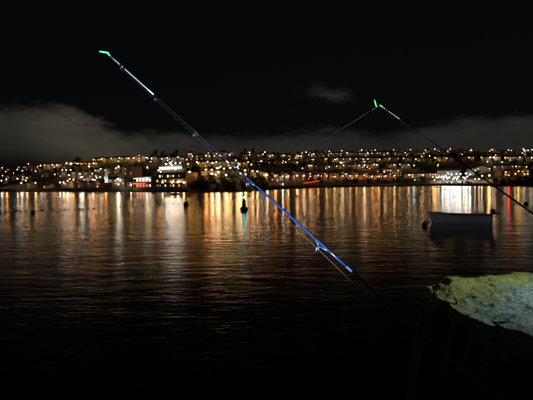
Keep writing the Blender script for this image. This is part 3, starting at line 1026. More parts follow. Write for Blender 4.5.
mb.tube([(-.3, -.75, 1.75), (W * .5, -.75, 2.75), (W + .3, -.75, 3.76)], .28, emit('red_neon', (1, .03, .03), 1.6), 6)
mb.build('neon_strip', kk)

# lit marquee on the slope
mq, _ = place(341, 165.2)
mt = thing('marquee', 'small white marquee glowing from inside on the slope above the long terrace', 'marquee', mq, .1)
mg = emit('lit_canvas', (.86, .95, 1), 1.3, (.8, .8, .8))
mb = MB()
mb.box(-3.8, 3.8, 0, 5, -1.5, 1.1, mg)
mb.build('canvas_wall', mt)
mb = MB()
mb.add([(-4.1, -.3, 1.11), (4.1, -.3, 1.11), (4.1, 5.3, 1.11), (-4.1, 5.3, 1.11), (-1.2, 2.5, 3.6), (1.2, 2.5, 3.6)], [(0, 1, 5, 4), (1, 2, 5), (2, 3, 4, 5), (3, 0, 4), (3, 2, 1, 0)], mg)
mb.build('canvas_roof', mt)
street_lamp(mq + Vector((-.3, -1.5, 0)), 3.5, 'white', 1.2, 'in front of the glowing marquee')

# pale block at the east end of the terrace
block('block_of_flats', 'pale square block of flats with flat roof at the end of the long terrace', 'flats', 386.5, 402, 176.8, 3, 'cream', 6, lambda fl, i: random.choice(('amber', 'warm', None, None, 'soft', None)), depth=8)
block('block_of_flats', 'tall narrow grey building end on to the bar, above the waterfront', 'flats', 124.5, 133, 184.0, 4, 'buff', 3, lambda fl, i: random.choice((None, None, 'soft')), depth=8)

# ------------------------------------------------------------------ trees and bushes
def crown_mesh(seed, h_, r, m, nleaf=650, leaf=.42, low=.3):
    rnd = random.Random(seed)
    mb = MB()
    blobs = []
    for i in range(11):
        a = rnd.uniform(0, 6.283)
        q = rnd.random() ** .6
        z = h_ * (low + (1 - low) * rnd.random())
        rr = r * (.75 if z < h_ * .75 else .5) * q
        blobs.append((rr * math.cos(a), rr * math.sin(a), z * .93, r * rnd.uniform(.30, .52)))
    vs, fs = [], []
    for i in range(nleaf):
        bx, by, bz, br_ = rnd.choice(blobs)
        d = Vector((rnd.gauss(0, 1), rnd.gauss(0, 1), rnd.gauss(0, .8))).normalized()
        p = Vector((bx, by, bz)) + d * br_ * rnd.uniform(.55, 1.08)
        n = (d + Vector((rnd.gauss(0, .5), rnd.gauss(0, .5), rnd.gauss(0, .5)))).normalized()
        t = n.orthogonal().normalized()
        t.rotate(Matrix.Rotation(rnd.uniform(0, 6.28), 3, n))
        b_ = n.cross(t)
        l = leaf * rnd.uniform(.6, 1.3)
        k = len(vs)
        vs += [p - t * l, p - b_ * l * .55, p + t * l, p + b_ * l * .55]
        fs.append((k, k + 1, k + 2, k + 3))
    mb.add(vs, fs, m)
    return mb.mesh('crown')
def trunk_mesh(seed, h_, r):
    rnd = random.Random(seed)
    mb = MB()
    mb.tube([(0, 0, -1.5), (0, 0, 0), (rnd.uniform(-.2, .2), rnd.uniform(-.2, .2), h_ * .45), (rnd.uniform(-.4, .4), rnd.uniform(-.4, .4), h_ * .85)], [.32, .24, .16, .05], M_BARK, 7)
    for i in range(5):
        a = rnd.uniform(0, 6.28)
        z = h_ * rnd.uniform(.3, .6)
        mb.tube([(0, 0, z), (r * .35 * math.cos(a), r * .35 * math.sin(a), z + h_ * .14), (r * .7 * math.cos(a), r * .7 * math.sin(a), z + h_ * .26)], [.10, .07, .02], M_BARK, 5)
    return mb.mesh('trunk')
TREES = []
for i, (h_, r) in enumerate(((8.5, 3.4), (7, 3.2), (10.5, 3.8), (6, 2.8), (9.5, 2.4), (8, 3.8))):
    TREES.append((crown_mesh(50 + i, h_, r, M_LEAF[i % 3]), trunk_mesh(80 + i, h_, r)))
BUSH = [(crown_mesh(20 + i, 2.6, 2.3, M_LEAF[i % 3], 330, .30, .1), trunk_mesh(30 + i, 2.0, 1.6)) for i in range(3)]
TSIZE = ['rounded', 'broad', 'tall spreading', 'small bushy', 'tall narrow', 'wide']
def tree(u, y, where, kinds=range(6), sc=1.0):
    p, s = place(u, y)
    i = random.choice(list(kinds))
    cr, tr = TREES[i]
    k = sc * random.uniform(.8, 1.15)
    root = thing('tree', '%s %s tree %s' % (TSIZE[i], ('dark green', 'olive green', 'deep green')[i % 3], where), 'tree', p, random.uniform(0, 6.28), 'trees ' + where)
    root.scale = (k, k, k)
    link('trunk', tr, root)
    link('crown', cr, root)
def bush(u, s, where):
    p = terr(u, s)
    i = random.randrange(3)
    k = random.uniform(.7, 1.4)
    root = thing('bush', '%s bush %s' % (('dark green', 'olive green', 'deep green')[i], where), 'bush', p, random.uniform(0, 6.28), 'bushes ' + where)
    root.scale = (k, k, k * random.uniform(.8, 1.1))
    link('stem', BUSH[i][1], root)
    link('crown', BUSH[i][0], root)
def belt(u0, u1, y0, y1, n, where, sc=1.0, kinds=range(6)):
    for i in range(n):
        u = u0 + (u1 - u0) * (i + random.uniform(.1, .9)) / n
        tree(u, random.uniform(y0, y1), where, kinds, sc)
belt(254, 302, 168.6, 170.4, 15, 'in the belt above the long quay terrace', .8)
belt(302, 345, 166.4, 168.0, 7, 'between the two middle terraces', .75)
belt(362, 400, 159.5, 165, 10, 'on the slope above the pale square flats', .7)
belt(238, 302, 156.8, 158.2, 10, 'on the wooded ridge skyline', 1.0)
belt(151, 180, 160.3, 161.5, 6, 'on the skyline behind the white pavilion', 1.1, (0, 2, 4, 5))
belt(134, 156, 170, 182, 12, 'on the lamp lit slope above the bar', .75, (1, 4, 0))
belt(74, 82, 165, 165.8, 3, 'on the skyline over the western ridge terrace', .9)
belt(186, 200, 173, 178, 6, 'at the western end of the bushy bank', .7)
belt(0, 60, 175, 187, 14, 'on the dark western shore', .7)
belt(420, 442, 163, 174, 8, 'on the slope beside the boatyard shed', .75)
belt(472, 533, 155, 157, 9, 'on the ridge over the pale boathouse', .8)
belt(490, 545, 164, 168, 9, 'between the rows on the eastern bank', .7)
belt(345, 432, 153, 154.2, 8, 'on the eastern ridge skyline', .65)
belt(60, 104, 171.5, 175, 7, 'on the slope under the western ridge terrace', .65)
belt(205, 255, 171.5, 173, 8, 'behind the lamp lit terrace on the bank', .6)
for u in range(187, 268, 3):
    for s in (7, 15, 23):
        if random.random() < .75: bush(u + random.uniform(-1.3, 1.3), s + random.uniform(-3, 3), 'on the dark bank below the lamp lit terrace')
for u in range(497, 545, 4):
    for s in (5, 12, 20):
        if random.random() < .7: bush(u + random.uniform(-2, 2), s + random.uniform(-2, 2), 'on the eastern bank near the water')

for i in range(120):
    u = random.uniform(-5, 540)
    bush(u, random.uniform(40, 225), 'in a garden among the hillside houses')
for i in range(34):
    u = random.uniform(308, 432)
    bush(u, random.uniform(12, 27), 'on the verge between long quay and terrace')

# cars parked on the quay
def car_meshes(i, c):
    m = mat('car_paint_%d' % i, c, .3, .05, 2, spec=.5, coat=.3)
    rubber = mat('car_tyre', (.02, .02, .02), .9, .1, 5)
    bd = MB()
    prof = [(-2.0, .35), (-2.05, .75), (-1.2, .92), (1.55, .95), (2.05, .85), (2.05, .35)]
    n = len(prof)
    vs = [(x, -.85, z) for x, z in prof] + [(x, .85, z) for x, z in prof]
    bd.add(vs, [tuple(range(n)), tuple(range(2 * n - 1, n - 1, -1))] + [(a, a + n, (a + 1) % n + n, (a + 1) % n) for a in range(n)], m)
    cb = MB()
    b0 = [(-1.15, -.80, .93), (1.6, -.80, .955), (1.6, .80, .955), (-1.15, .80, .93)]
    t0 = [(-.45, -.66, 1.44), (1.15, -.66, 1.46), (1.15, .66, 1.46), (-.45, .66, 1.44)]
    cb.add(b0 + t0, [(0, 1, 5, 4), (1, 2, 6, 5), (2, 3, 7, 6), (3, 0, 4, 7)], M_DARKGLASS)
    cb.add(t0, [(0, 1, 2, 3)], m)
    wh = MB()
    wh.tube([(0, -.1, 0), (0, .1, 0)], .32, rubber, 10)
    return bd.mesh('body'), cb.mesh('cabin'), wh.mesh('wheel')
CARS = [(w, car_meshes(i, c)) for i, (w, c) in enumerate((('silver', (.45, .46, .47)), ('dark blue', (.02, .04, .12)), ('white', (.7, .7, .7)), ('red', (.30, .02, .02)), ('black', (.02, .02, .02))))]
u = 322.0
while u < 428:
    if random.random() < .72:
        w, (bd, cb, wh) = random.choice(CARS)
        p = terr(u, 24)
        q = terr(u + 3, 24)
        root = thing('parked_car', '%s hatchback car parked below the long quayside terrace' % w, 'car', p + Vector((0, 0, .12)), math.atan2(q.y - p.y, q.x - p.x) + random.choice((0, math.pi)), 'cars parked below the long terrace')
        link('body', bd, root)
        link('cabin', cb, root)
        for x in (-1.25, 1.3):
            for y in (-.8, .8):
                link('wheel', wh, root, (x, y, .32))
    u += random.choice((5.4, 6.5, 8))

# roads in front of the main terraces
strip('road', [(263, 180.8), (330, 180.9), (398, 180.4)], 8, M_ROAD)
strip('road', [(203, 179.0), (258, 179.2)], 6, M_ROAD)
strip('road', [(306, 163.9), (420, 162.6)], 6, M_ROAD)
strip('road', [(64, 169.0), (130, 168.0)], 5, M_ROAD)
strip('pavement', [(430, 181.0), (486, 181.0)], 14, M_PAVE)

# ------------------------------------------------------------------ on the water
# green pillar buoy with a lit lantern
bp_ = on_plane(244, 209.6)
by = thing('navigation_buoy', 'green pillar navigation buoy with a lit cyan lantern, floating on the water', 'buoy', bp_, .2)
by.scale = (.88, .88, .86)
mg_ = mat('buoy_green_paint', (.01, .20, .16), .45, .25, 3)
mdk = mat('buoy_dark_hull', (.02, .05, .045), .5, .25, 3)
mb = MB()
mb.lathe([(.40, -.5), (.58, -.12), (.60, .22), (.52, .36), (.30, .42)], mdk, 20)
mb.build('float', by, True)
mb = MB()
mb.lathe([(.34, .42), (.27, .9), (.20, 1.5), (.16, 1.78)], mg_, 16)
mb.lathe([(.25, 1.78), (.25, 1.83)], mg_, 16)
mb.build('tower', by, True)
mb = MB()
for k in range(4):
    a = k * math.pi / 2 + .4
    mb.tube([(.2 * math.cos(a), .2 * math.sin(a), 1.83), (.15 * math.cos(a), .15 * math.sin(a), 2.22)], .015, mg_, 5)
mb.lathe([(.17, 2.22), (.17, 2.25), (.02, 2.58)], mg_, 14)
mb.build('topmark', by)
mb = MB()
mb.lathe([(.07, 1.84), (.10, 1.92), (.10, 2.08), (.06, 2.15)], emit('cyan_lantern', (.02, .82, .86), 26), 10)
mb.build('lantern', by)

# open white boat at its mooring
bm = on_plane(459, 222.6)
DL = 58.0 / F * bm.y
bt = thing('rowing_boat', 'open white wooden boat with an outboard motor lying at a mooring', 'boat', bm, R(-7))
bt.rotation_euler = (R(2), 0, R(-8))
M_BOAT = mat('boat_white_paint', (.80, .81, .82), .45, .10, 2.5)
LB = DL * 1.0
hull_mesh(LB, 1.75, .62, M_BOAT, M_INNER, draft=.2, sheer=.34, transom=.78).build('hull', bt, True)
mrub = mat('boat_rubbing_strake', (.30, .27, .22), .6, .25, 4)
for s in (-1, 1):
    mb = MB()
    mb.tube(sheer_pts(LB, 1.79, .62, .34, .78, s), .028, mrub, 6)
    mb.build('gunwale', bt, True)
for x, hw in ((-.2 * LB, .58), (.08 * LB, .64), (.34 * LB, .54)):
    mb = MB()
    mb.box(x - .13, x + .13, -hw, hw, .46, .50, mrub)
    mb.build('thwart', bt)
mdark = mat('outboard_casing', (.03, .03, .033), .4, .1, 4)
ob = MB()
ob.box(LB / 2 + .02, LB / 2 + .34, -.16, .16, .72, 1.12, mdark)
ob.box(LB / 2 + .06, LB / 2 + .28, -.12, .12, 1.12, 1.20, mdark)
oo = ob.build('outboard_motor', bt)
mb = MB()
mb.tube([(LB / 2 + .30, 0, .86), (LB / 2 + .55, .05, .78), (LB / 2 + .78, .05, .76)], [.09, .07, .05], mdark, 6)
mb.build('raised_leg', oo)
mb = MB()
mb.box(LB / 2 - .10, LB / 2 + .06, -.12, .12, .55, .80, mdark)
mb.build('bracket', oo)
mb = MB()
mb.tube([(LB * .42, -.2, .4), (LB * .415, -.2, 1.55)], .02, mdark, 6)
mb.build('pole', bt)
mb = MB()
mb.tube([(-LB / 2, 0, .8), (-LB / 2 - .3, 0, .3), (-LB / 2 - .65, .05, .05)], .012, mrub, 5)
mb.build('mooring_rope', bt)

M_FLOAT = mat('float_dark', (.05, .028, .02), .5, .2, 5)
M_FLOATP = mat('float_pale', (.45, .40, .32), .5, .2, 5)
M_FLOAT2 = mat('float_faded', (.11, .05, .03), .5, .2, 5)
def mooring_buoy(px, py, dpx, label, group=None, m=M_FLOAT):
    p = on_plane(px, py + dpx * .3)
    r = dpx / 2 / F * p.y
    root = thing('mooring_buoy', label, 'mooring buoy', p, 0, group)
    mb = MB()
    mb.ball((0, 0, r * .45), r, m, 14, 9, .92)
    mb.build('ball', root, True)
    mb = MB()
    mb.lathe([(r * .16, r * 1.3), (r * .16, r * 1.42), (r * .3, r * 1.46), (r * .3, r * 1.52), (r * .05, r * 1.56)], mdark, 8)
    mb.build('top_fitting', root)
mooring_buoy(424.5, 224.3, 5.2, 'round dark mooring buoy off the bow of the white boat')
mooring_buoy(526, 203.2, 4.2, 'round dark mooring buoy alone, beyond the second rod')
mooring_buoy(186, 203.6, 5.4, 'large dark mooring buoy among the line of small floats')
mooring_buoy(33, 212.0, 4.0, 'middle sized dark mooring buoy at the western end of the float line')
xs = 1.0
fl = 'small round float in the long line across the water'
FLOATM = CACHE.setdefault('float', None)
mb = MB()
mb.ball((0, 0, .06), .16, M_FLOATP, 10, 7)
FLOATM = mb.mesh('float_ball', True)
mb = MB()
mb.tube([(0, 0, .18), (0, 0, .34)], .025, mdark, 6)
FLOATT = mb.mesh('float_lug')
while xs < 262:
    yy = interp(xs, [(0, 212.5), (60, 210.2), (130, 206.6), (190, 203.2), (262, 201.4)]) + random.uniform(-.3, .3)
    if abs(xs - 186) > 5 and abs(xs - 33) > 4 and abs(xs - 244) > 6:
        p = on_plane(xs, yy)
        root = thing('net_float', fl, 'float', p, random.uniform(0, 6), 'floats in the line across the water')
        k = random.uniform(.6, .95)
        root.scale = (k, k, k)
        link('ball', FLOATM, root)
        link('lug', FLOATT, root)
    xs += random.choice((3.4, 4.0, 4.6, 5.2, 6.0, 9))
for (x, y) in ((297, 196.5), (316, 196.2), (331, 195.4), (340, 195.6), (352, 194.9), (363, 194.8), (375, 194.0), (384, 194.3), (411, 192.5), (415, 192.7), (420, 192.2), (424, 192.4)):
    p = on_plane(x, y)
    root = thing('mooring_float', 'small dark float on the open water beyond the rods', 'float', p, 0, 'scattered floats off the long quay')
    k = random.uniform(1.5, 2.2)
    root.scale = (k, k, k)
    link('ball', FLOATM, root)
    link('lug', FLOATT, root)
# small craft close to the far quay
p = on_plane(297, 187.9)
cruiser('cabin_boat', 'white cabin boat with bright masthead light afloat off the quay shelter', p, .25, M_HULL[0], 6.0, .35, lamp=('white', 1.4))
p = on_plane(283, 188.6)
cruiser('cabin_boat', 'grey cabin boat with a cold white masthead light afloat near the bushy bank', p, -.2, M_HULL[2], 5.0, .3, lamp=('cool', 2.2))
def dinghy(px, py, L, rz, label, m):
    p = on_plane(px, py)
    root = thing('dinghy', label, 'boat', p, rz)
    hull_mesh(L, 1.5, .45, m, M_INNER, draft=.15, n=12, sheer=.2).build('hull', root, True)
    mb = MB()
    mb.box(-.12, .12, -.68, .68, .28, .32, mrub)
    mb.build('thwart', root)
dinghy(438, 187.3, 6, .1, 'dark dinghy moored off the boatyard quay', M_HULL[1])
dinghy(175, 194.6, 3.4, .3, 'small dark dinghy moored off the waterfront flats', M_HULL[1])
dinghy(326, 189.0, 4.5, -.1, 'grey dinghy moored below the long terrace', M_HULL[2])

# ------------------------------------------------------------------ near shore
M_NEAR = mat('near_shore_rock', (.022, .021, .020), .9, .4, 2.0, bump=.5)
mb = MB()
xs_ = [-60, -40, -25, -15, -11] + [-9 + .3 * i for i in range(70)] + [12.5, 16, 25, 40, 60]
ys_ = [-40, -25, -14, -8, -5, -3, -1.5] + [-.5 + .22 * i for i in range(46)]
vs = []
for x in xs_:
    for y in ys_:
        n = mnoise.noise(Vector((x * .5, y * .5, 4))) * .35 + mnoise.noise(Vector((x * 1.7, y * 1.7, 8))) * .12
        t = smooth((y - 1.4) / 4.4)
        vs.append((x, y, 1.75 + n * (.5 + .5 * t) - 3.0 * t + (.5 if y < -8 else 0)))
ny = len(ys_)
mb.add(vs, [(i * ny + j, (i + 1) * ny + j, (i + 1) * ny + j + 1, i * ny + j + 1) for i in range(len(xs_) - 1) for j in range(ny - 1)], M_NEAR)
structure(mb.build('shore', None, True))

# flat mossy rock ledge, torch lit
ml = bpy.data.materials.new('mossy_rock')
ml.use_nodes = True
nt = ml.node_tree
b = nt.nodes['Principled BSDF']
b.inputs['Roughness'].default_value = .62
b.inputs['Specular IOR Level'].default_value = .12
geo = nt.nodes.new('ShaderNodeNewGeometry')
def lnoise(scale, detail, rough=.6, kind='noise'):
    n = nt.nodes.new('ShaderNodeTexNoise')
    n.inputs['Scale'].default_value = scale
    n.inputs['Detail'].default_value = detail
    n.inputs['Roughness'].default_value = rough
    nt.links.new(geo.outputs['Position'], n.inputs['Vector'])
    return n.outputs['Fac']
def ramp(x, stops):
    r = nt.nodes.new('ShaderNodeValToRGB')
    e = r.color_ramp.elements
    while len(e) < len(stops): e.new(.5)
    for el_, (p, c) in zip(e, stops):
        el_.position = p
        el_.color = (*c, 1)
    nt.links.new(x, r.inputs[0])
    return r.outputs[0]
def rmix(f, a, b_):
    m = nt.nodes.new('ShaderNodeMix')
    m.data_type = 'RGBA'
    nt.links.new(f, m.inputs['Factor'])
    nt.links.new(a, m.inputs['A'])
    nt.links.new(b_, m.inputs['B'])
    return m.outputs['Result']
stone = ramp(lnoise(30, 9, .82), [(.36, (.010, .018, .014)), (.46, (.06, .10, .075)), (.54, (.13, .19, .15)), (.64, (.36, .45, .42))])
moss = ramp(lnoise(38, 8, .8), [(.34, (.015, .022, .004)), (.45, (.12, .15, .03)), (.57, (.30, .33, .09)), (.70, (.55, .56, .28))])
sepn = nt.nodes.new('ShaderNodeSeparateXYZ')
nt.links.new(geo.outputs['Position'], sepn.inputs[0])
# moss covers the seaward edge of the ledge
edge = nmath('SUBTRACT', sepn.outputs['Y'], nmath('MULTIPLY_ADD', sepn.outputs['X'], .62, 3.02))
edge = nmath('ADD', edge, nmath('MULTIPLY', nmath('SUBTRACT', lnoise(2.3, 5, .6), .5), 1.9))
mrn = nt.nodes.new('ShaderNodeMapRange')
mrn.inputs['From Min'].default_value = -.28
mrn.inputs['From Max'].default_value = .22
nt.links.new(edge, mrn.inputs['Value'])
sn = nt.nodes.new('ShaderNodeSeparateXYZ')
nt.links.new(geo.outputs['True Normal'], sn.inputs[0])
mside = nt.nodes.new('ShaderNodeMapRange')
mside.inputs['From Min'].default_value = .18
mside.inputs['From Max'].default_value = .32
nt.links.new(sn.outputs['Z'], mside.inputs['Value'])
side_shade = ramp(lnoise(14, 6, .6), [(.3, (.006, .006, .006)), (.7, (.018, .018, .018))])      # steep sides coloured near black, their shade painted in
nt.links.new(rmix(mside.outputs[0], side_shade, rmix(mrn.outputs[0], stone, moss)), b.inputs['Base Color'])
bpn = nt.nodes.new('ShaderNodeBump')
bpn.inputs['Strength'].default_value = .9
bpn.inputs['Distance'].default_value = .045
nt.links.new(nmath('ADD', lnoise(30, 8, .75), nmath('MULTIPLY', lnoise(90, 3, .6), .5)), bpn.inputs['Height'])
nt.links.new(bpn.outputs[0], b.inputs['Normal'])
LZ = 2.2
def ledge_z(x, y):
    n = mnoise.noise(Vector((x * 1.1, y * 1.1, 2.0))) * .10 + mnoise.noise(Vector((x * 3.2, y * 3.2, 5.0))) * .045 + mnoise.noise(Vector((x * 8, y * 8, 1.0))) * .018 + (.5 - abs(mnoise.noise(Vector((x * 5.5 + y * 2, y * 7, 6.0))))) * .03 + mnoise.noise(Vector((x * 19, y * 19, 3.0))) * .011 + mnoise.noise(Vector((x * 34, y * 34, 9.0))) * .006
    nn = mnoise.noise(Vector((x * 2.2, y * 2.2, 11.0))) * .10 + mnoise.noise(Vector((x * 6.5, y * 6.5, 13.0))) * .05
    xe = interp(y, [(0, 2.15), (3.2, 2.18), (3.7, 2.12), (4.3, 2.07), (4.7, 2.02), (5.2, 2.0), (8, 2.0)])
    ye = interp(x, [(1.9, 4.95), (2.15, 5.10), (2.35, 5.38), (2.8, 5.55), (3.4, 5.95), (3.8, 5.8), (4.6, 5.6), (7, 5.4)])
    d = min(x - xe, (ye - y) * .9) + nn
    dome = .05 * smooth(d / .35)
    drop = smooth((.04 - d) / .55)
    return LZ - .05 + dome + n * (1 - .5 * drop) - 2.9 * drop
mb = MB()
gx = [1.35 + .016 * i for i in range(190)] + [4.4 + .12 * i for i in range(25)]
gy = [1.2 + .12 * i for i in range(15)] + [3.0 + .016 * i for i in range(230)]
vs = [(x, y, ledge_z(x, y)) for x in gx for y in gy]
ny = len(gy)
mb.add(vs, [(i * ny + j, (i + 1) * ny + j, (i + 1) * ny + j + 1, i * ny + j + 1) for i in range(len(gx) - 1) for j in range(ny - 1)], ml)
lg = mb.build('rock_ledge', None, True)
tag(lg, 'flat rock ledge covered in yellow green moss and weed, lit by a torch', 'rock')
# bent twig at the edge of the ledge
tp = at_depth(456.5, 299, 4.42)
tp.z = ledge_z(tp.x, tp.y) - .02
mtw = mat('twig_bark', (.02, .016, .012), .8, .3, 20)
mb = MB()
q0 = tp
mb.tube([q0, q0 + Vector((.0, 0, .05)), q0 + Vector((-.018, 0, .085)), q0 + Vector((-.032, .0, .10))], [.012, .011, .009, .005], mtw, 7)
mb.tube([q0 + Vector((0, 0, .05)), q0 + Vector((.015, 0, .065))], [.006, .003], mtw, 6)
tag(mb.build('twig', None, True), 'short dark bent twig sticking up at the edge of the mossy ledge', 'twig')
# ------------------------------------------------------------------ rods
M_BLUE = mat('rod_blue_lacquer', (.008, .025, .10), .2, .08, 40, spec=.6, coat=.6)
M_BLUE_DIM = mat('rod_blue_dim', (.010, .014, .045), .25, .08, 40, spec=.5, coat=.4)  # darker blue: torch light fading up the rod, put into the colour
M_BLACKROD = mat('rod_black_carbon', (.010, .010, .014), .4, .1, 40, spec=.25)
M_WHITEROD = mat('rod_white_tip', (.66, .80, .97), .4, .03, 40)
M_WHIP = mat('rod_whipping', (.10, .16, .40), .4, .05, 60)
M_STEEL = mat('guide_steel', (.14, .20, .28), .25, .05, 40, metallic=.7)
M_LINE = mat('fishing_line', (.07, .075, .08), .5, .03, 40)
M_LINE_LIT = mat('lit_line', (.45, .50, .48), .6, .03, 40)  # same line in a paler colour, torch light painted in
M_CORK = mat('rod_handle_grip', (.02, .02, .02), .85, .2, 30)
M_GREEN = emit('green_light_stick', (.004, .80, .16), 1.6)
M_GREEN_CORE = emit('green_light_core', (.03, 1.0, .30), 2.6)

def rod(label, butt, tip, sections, guides, r0, r1, gdir, reel_t, line_extra, stick_dir, tipsec_mat):
    """butt, tip: end points; sections: (t0, t1, material, name); guides: (t, size)"""
    root = thing('fishing_rod', label, 'fishing rod', butt)
    B, T = Vector((0, 0, 0)), tip - butt
    ax = T.normalized()
    g = (gdir - ax * gdir.dot(ax)).normalized()
    def P(t): return B.lerp(T, t)
    def rad(t): return r1 + (r0 - r1) * (1 - t) ** 1.5
    for (t0, t1, m, nm) in sections:
        mb = MB()
        ts = [t0 + (t1 - t0) * k / 6 for k in range(7)]
        mb.tube([P(t) for t in ts], [rad(t) for t in ts], m, 10)
        mb.build(nm, root, True)
    lp = []
    for (t, s) in guides:
        mb = MB()
        c = P(t) + g * (rad(t) + s * 1.05)
        n = 14
        tilt = (ax * .97 + g * .22).normalized()
        side = ax.cross(g).normalized()
        upv = tilt.cross(side).normalized()
        ring = [c + (side * math.cos(2 * math.pi * k / n) + upv * math.sin(2 * math.pi * k / n)) * s * .62 for k in range(n + 1)]
        mb.tube(ring, s * .16, M_STEEL, 6, cap=False)
        mb.tube([P(t - s * .55) + g * rad(t) * .6, P(t) + g * (rad(t) + s * .45)], [s * .16, s * .13], M_STEEL, 6)
        mb.tube([P(t + s * .45) + g * rad(t) * .6, P(t) + g * (rad(t) + s * .45)], [s * .16, s * .13], M_STEEL, 6)
        gd = mb.build('line_guide', root, True)
        for dt in (-s * .6, s * .5):
            mb = MB()
            mb.tube([P(t + dt - .0035), P(t + dt + .0035)], rad(t) * 1.12, M_BLACKROD, 10)
            mb.build('whipping', gd)
        lp.append(c)
    # reel
    c = P(reel_t) + g * .085
    mb = MB()
    mb.tube([P(reel_t - .02) + g * rad(reel_t), P(reel_t) + g * .05], .011, mdark, 8)
    mb.tube([c - ax * .05, c - ax * .045, c + ax * .045, c + ax * .05], [.030, .040, .040, .030], mdark, 14)
    rl = mb.build('reel', root, True)
    mb = MB()
    sd = ax.cross(g).normalized()
    mb.tube([c, c + sd * .07, c + sd * .075 + g * .05, c + sd * .11 + g * .05], [.008, .008, .006, .011], mdark, 8)
    mb.build('reel_handle', rl, True)
    mb = MB()
    pts = [c + ax * .05] + lp + [P(1.0) + g * .006]
    mb.tube(pts, .0008, M_LINE, 5)
    if line_extra: mb.tube([P(1.0)] + [Vector(q) - butt for q in line_extra], .0020, M_LINE_LIT, 5)
    mb.build('fishing_line', root)
    # light stick taped to the tip
    a = P(1.0) + stick_dir[0]
    b_ = P(1.0) + stick_dir[1]
    mb = MB()
    mb.tube([a, a.lerp(b_, .1), a.lerp(b_, .9), b_], [.003, .0055, .0055, .003], M_GREEN_CORE, 8)
    st = mb.build('light_stick', root, True)
    mb = MB()
    mb.tube([a.lerp(b_, .38), a.lerp(b_, .62)], .0078, M_GREEN, 8)
    mb.tube([P(.985), P(.992), P(1.0)], [.005, .007, .006], M_GREEN, 8)
    mb.build('clip', st)
    return root

# first rod: its butt rests low on the near rocks, its tip points up to the left, out over the water
tip1 = at_depth(107.5, 53.5, 3.55)
mid1 = at_depth(350, 269.5, 2.25)
dirn = (mid1 - tip1)
butt1 = tip1 + dirn * 1.5
Lr = (tip1 - butt1).length
def t_of(px):                      # parameter along the rod whose picture column is px
    lo_, hi_ = 0.0, 1.0
    for _ in range(40):
        m_ = (lo_ + hi_) / 2
        if project(butt1.lerp(tip1, m_))[0] > px: lo_ = m_
        else: hi_ = m_
    return lo_
t_f, t_b, t_n, t_w = t_of(350), t_of(236), t_of(198), t_of(155)
view1 = (butt1 + tip1) / 2 - CLOC
g1 = (tip1 - butt1).cross(view1).normalized()
if g1.z > 0: g1 = -g1
ta1 = Vector(ray(99.5, 51.5)) - Vector(ray(107.5, 53.5))
rod('long fishing rod with blue lower length and white tip, propped on the dark rocks', butt1, tip1,
    [(0, .10, M_CORK, 'handle'), (.10, t_f - .004, M_BLACKROD, 'butt_section'), (t_f - .004, t_f + .006, M_WHIP, 'ferrule'), (t_f + .006, t_b, M_BLUE, 'middle_section'), (t_b, t_n, M_BLUE_DIM, 'dim_blue_section'), (t_n, t_w, M_BLACKROD, 'upper_section'), (t_w, .999, M_WHITEROD, 'tip_section')],
    [(t_of(321.5), .026), (t_of(250.5), .021), (t_of(196.5), .016), (t_of(157), .014), (t_of(122.5), .011)],
    .0098, .0056, g1, .055, None, (Vector((.012, 0, .004)), ta1 * 3.55 + Vector((0, 0, .0))), M_WHITEROD)

# second rod: stands on the ledge, tip over the water
tip2 = at_depth(380, 105.2, 4.9)
e2 = at_depth(533, 213.5, 3.55)
butt2 = tip2 + (e2 - tip2) * 1.55
def t_of2(px):
    lo_, hi_ = 0.0, 1.0
    for _ in range(40):
        m_ = (lo_ + hi_) / 2
        if project(butt2.lerp(tip2, m_))[0] > px: lo_ = m_
        else: hi_ = m_
    return lo_
view2 = (butt2 + tip2) / 2 - CLOC
g2 = (tip2 - butt2).cross(view2).normalized()
if g2.z > 0: g2 = -g2
lend = at_depth(232, 186, 40)
l_mid = [tip2.lerp(lend, k / 8) - Vector((0, 0, .35 * math.sin(math.pi * k / 8))) for k in range(1, 9)]
tw2 = t_of2(399.5)
sa = (Vector(ray(376.5, 107)) - Vector(ray(380, 105.2))) * 4.9
sb = (Vector(ray(374.5, 100)) - Vector(ray(380, 105.2))) * 4.9
rod('black fishing rod with a short white tip, standing on the mossy ledge', butt2, tip2,
    [(0, .12, M_CORK, 'handle'), (.12, t_of2(529), M_BLACKROD, 'butt_section'), (t_of2(529), t_of2(527), M_WHIP, 'ferrule'), (t_of2(527), tw2, M_BLACKROD, 'middle_section'), (tw2, .999, M_WHITEROD, 'tip_section')],
    [(t_of2(517), .020), (t_of2(470), .015), (t_of2(423), .013), (t_of2(404), .011), (t_of2(387), .009)],
    .0135, .0040, g2, .2, l_mid, (sa, sb), M_WHITEROD)

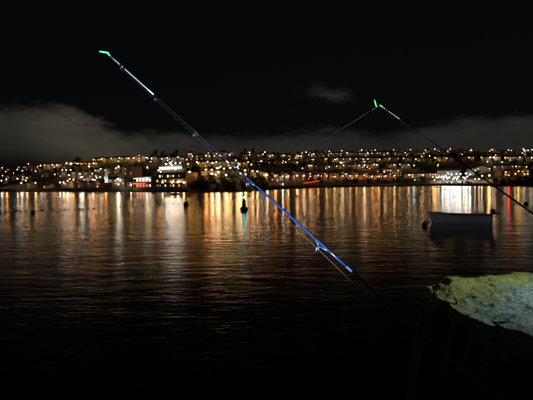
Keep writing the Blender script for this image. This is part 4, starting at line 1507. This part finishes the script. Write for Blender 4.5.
# rod rests that carry the butts
def rod_rest(p_top, ground_z, label):
    root = thing('rod_rest', label, 'rod rest', (p_top.x, p_top.y, ground_z))
    h_ = p_top.z - ground_z
    for k in range(3):
        a = k * 2.094 + .5
        mb = MB()
        mb.tube([(.32 * h_ * math.cos(a), .32 * h_ * math.sin(a), -.12), (0, 0, h_ - .07)], .010, mdark, 7)
        mb.build('leg', root)
    mb = MB()
    mb.tube([(0, 0, h_ - .12), (0, 0, h_ - .02)], .018, mdark, 8)
    mb.build('head', root)
    for s in (-1, 1):
        mb = MB()
        mb.tube([(0, 0, h_ - .03), (s * .035, 0, h_ - .012), (s * .045, 0, h_ + .03)], .006, mdark, 6)
        mb.build('fork', root)
pt = butt1.lerp(tip1, .07)
rod_rest(pt, 1.75, 'dark tripod rod rest on the near rocks holding the long rod')
pt = butt2.lerp(tip2, .06)
rod_rest(pt, ledge_z(pt.x, pt.y), 'dark tripod rod rest on the mossy ledge holding the second rod')

# torches: real lamps that light the rods and the ledge
def torch(p, aim, label, power, cone, blend, color, foot_z, stand_label):
    d = (Vector(aim) - p).normalized()
    root = thing('torch', label, 'torch', p)
    mb = MB()
    mb.tube([-d * .14, -d * .05, -d * .045, -d * .005, d * 0.0], [.014, .014, .022, .026, .026], mdark, 12)
    mb.build('body', root, True)
    mb = MB()
    mb.tube([d * .0005, d * .002], .023, emit('torch_lens_glow', (.8, .9, 1), 6), 12)
    mb.build('lens', root)
    ld = bpy.data.lights.new('torch_beam', 'SPOT')
    ld.energy = power
    ld.color = color
    ld.spot_size = R(cone)
    ld.spot_blend = blend
    ld.shadow_soft_size = .02
    lo_ = link('torch_beam', ld, root, d * .03)
    lo_.rotation_euler = d.to_track_quat('-Z', 'Y').to_euler()
    st = thing('torch_stand', stand_label, 'stand', (p.x - d.x * .1, p.y - d.y * .1, foot_z))
    h_ = (p.z - d.z * .1) - foot_z - .018
    mb = MB()
    mb.tube([(0, 0, -.2), (0, 0, h_)], .009, mdark, 7)
    mb.build('post', st)
    mb = MB()
    mb.lathe([(.05, -.02), (.05, .015), (.012, .03)], mdark, 10)
    mb.build('foot', st)
torch(Vector((-.3, 1.0, 2.6)), Vector((-.3, 1.0, 2.6)) + Vector((-.02, .83, .56)), 'black torch lighting the fishing rods from the near rocks', 800, 77, .5, (.80, .91, 1.0), 1.75, 'thin stand on the near rocks carrying a torch')
torch(Vector((4.6, 4.2, LZ + 1.25)), Vector((2.3, 4.75, LZ)), 'black torch lighting the mossy rock ledge', 380, 80, .8, (.86, .96, 1.0), ledge_z(4.7, 4.2), 'thin stand on the mossy ledge carrying a torch')
print('HOUSES', NH[0], 'OBJECTS', len(bpy.data.objects))
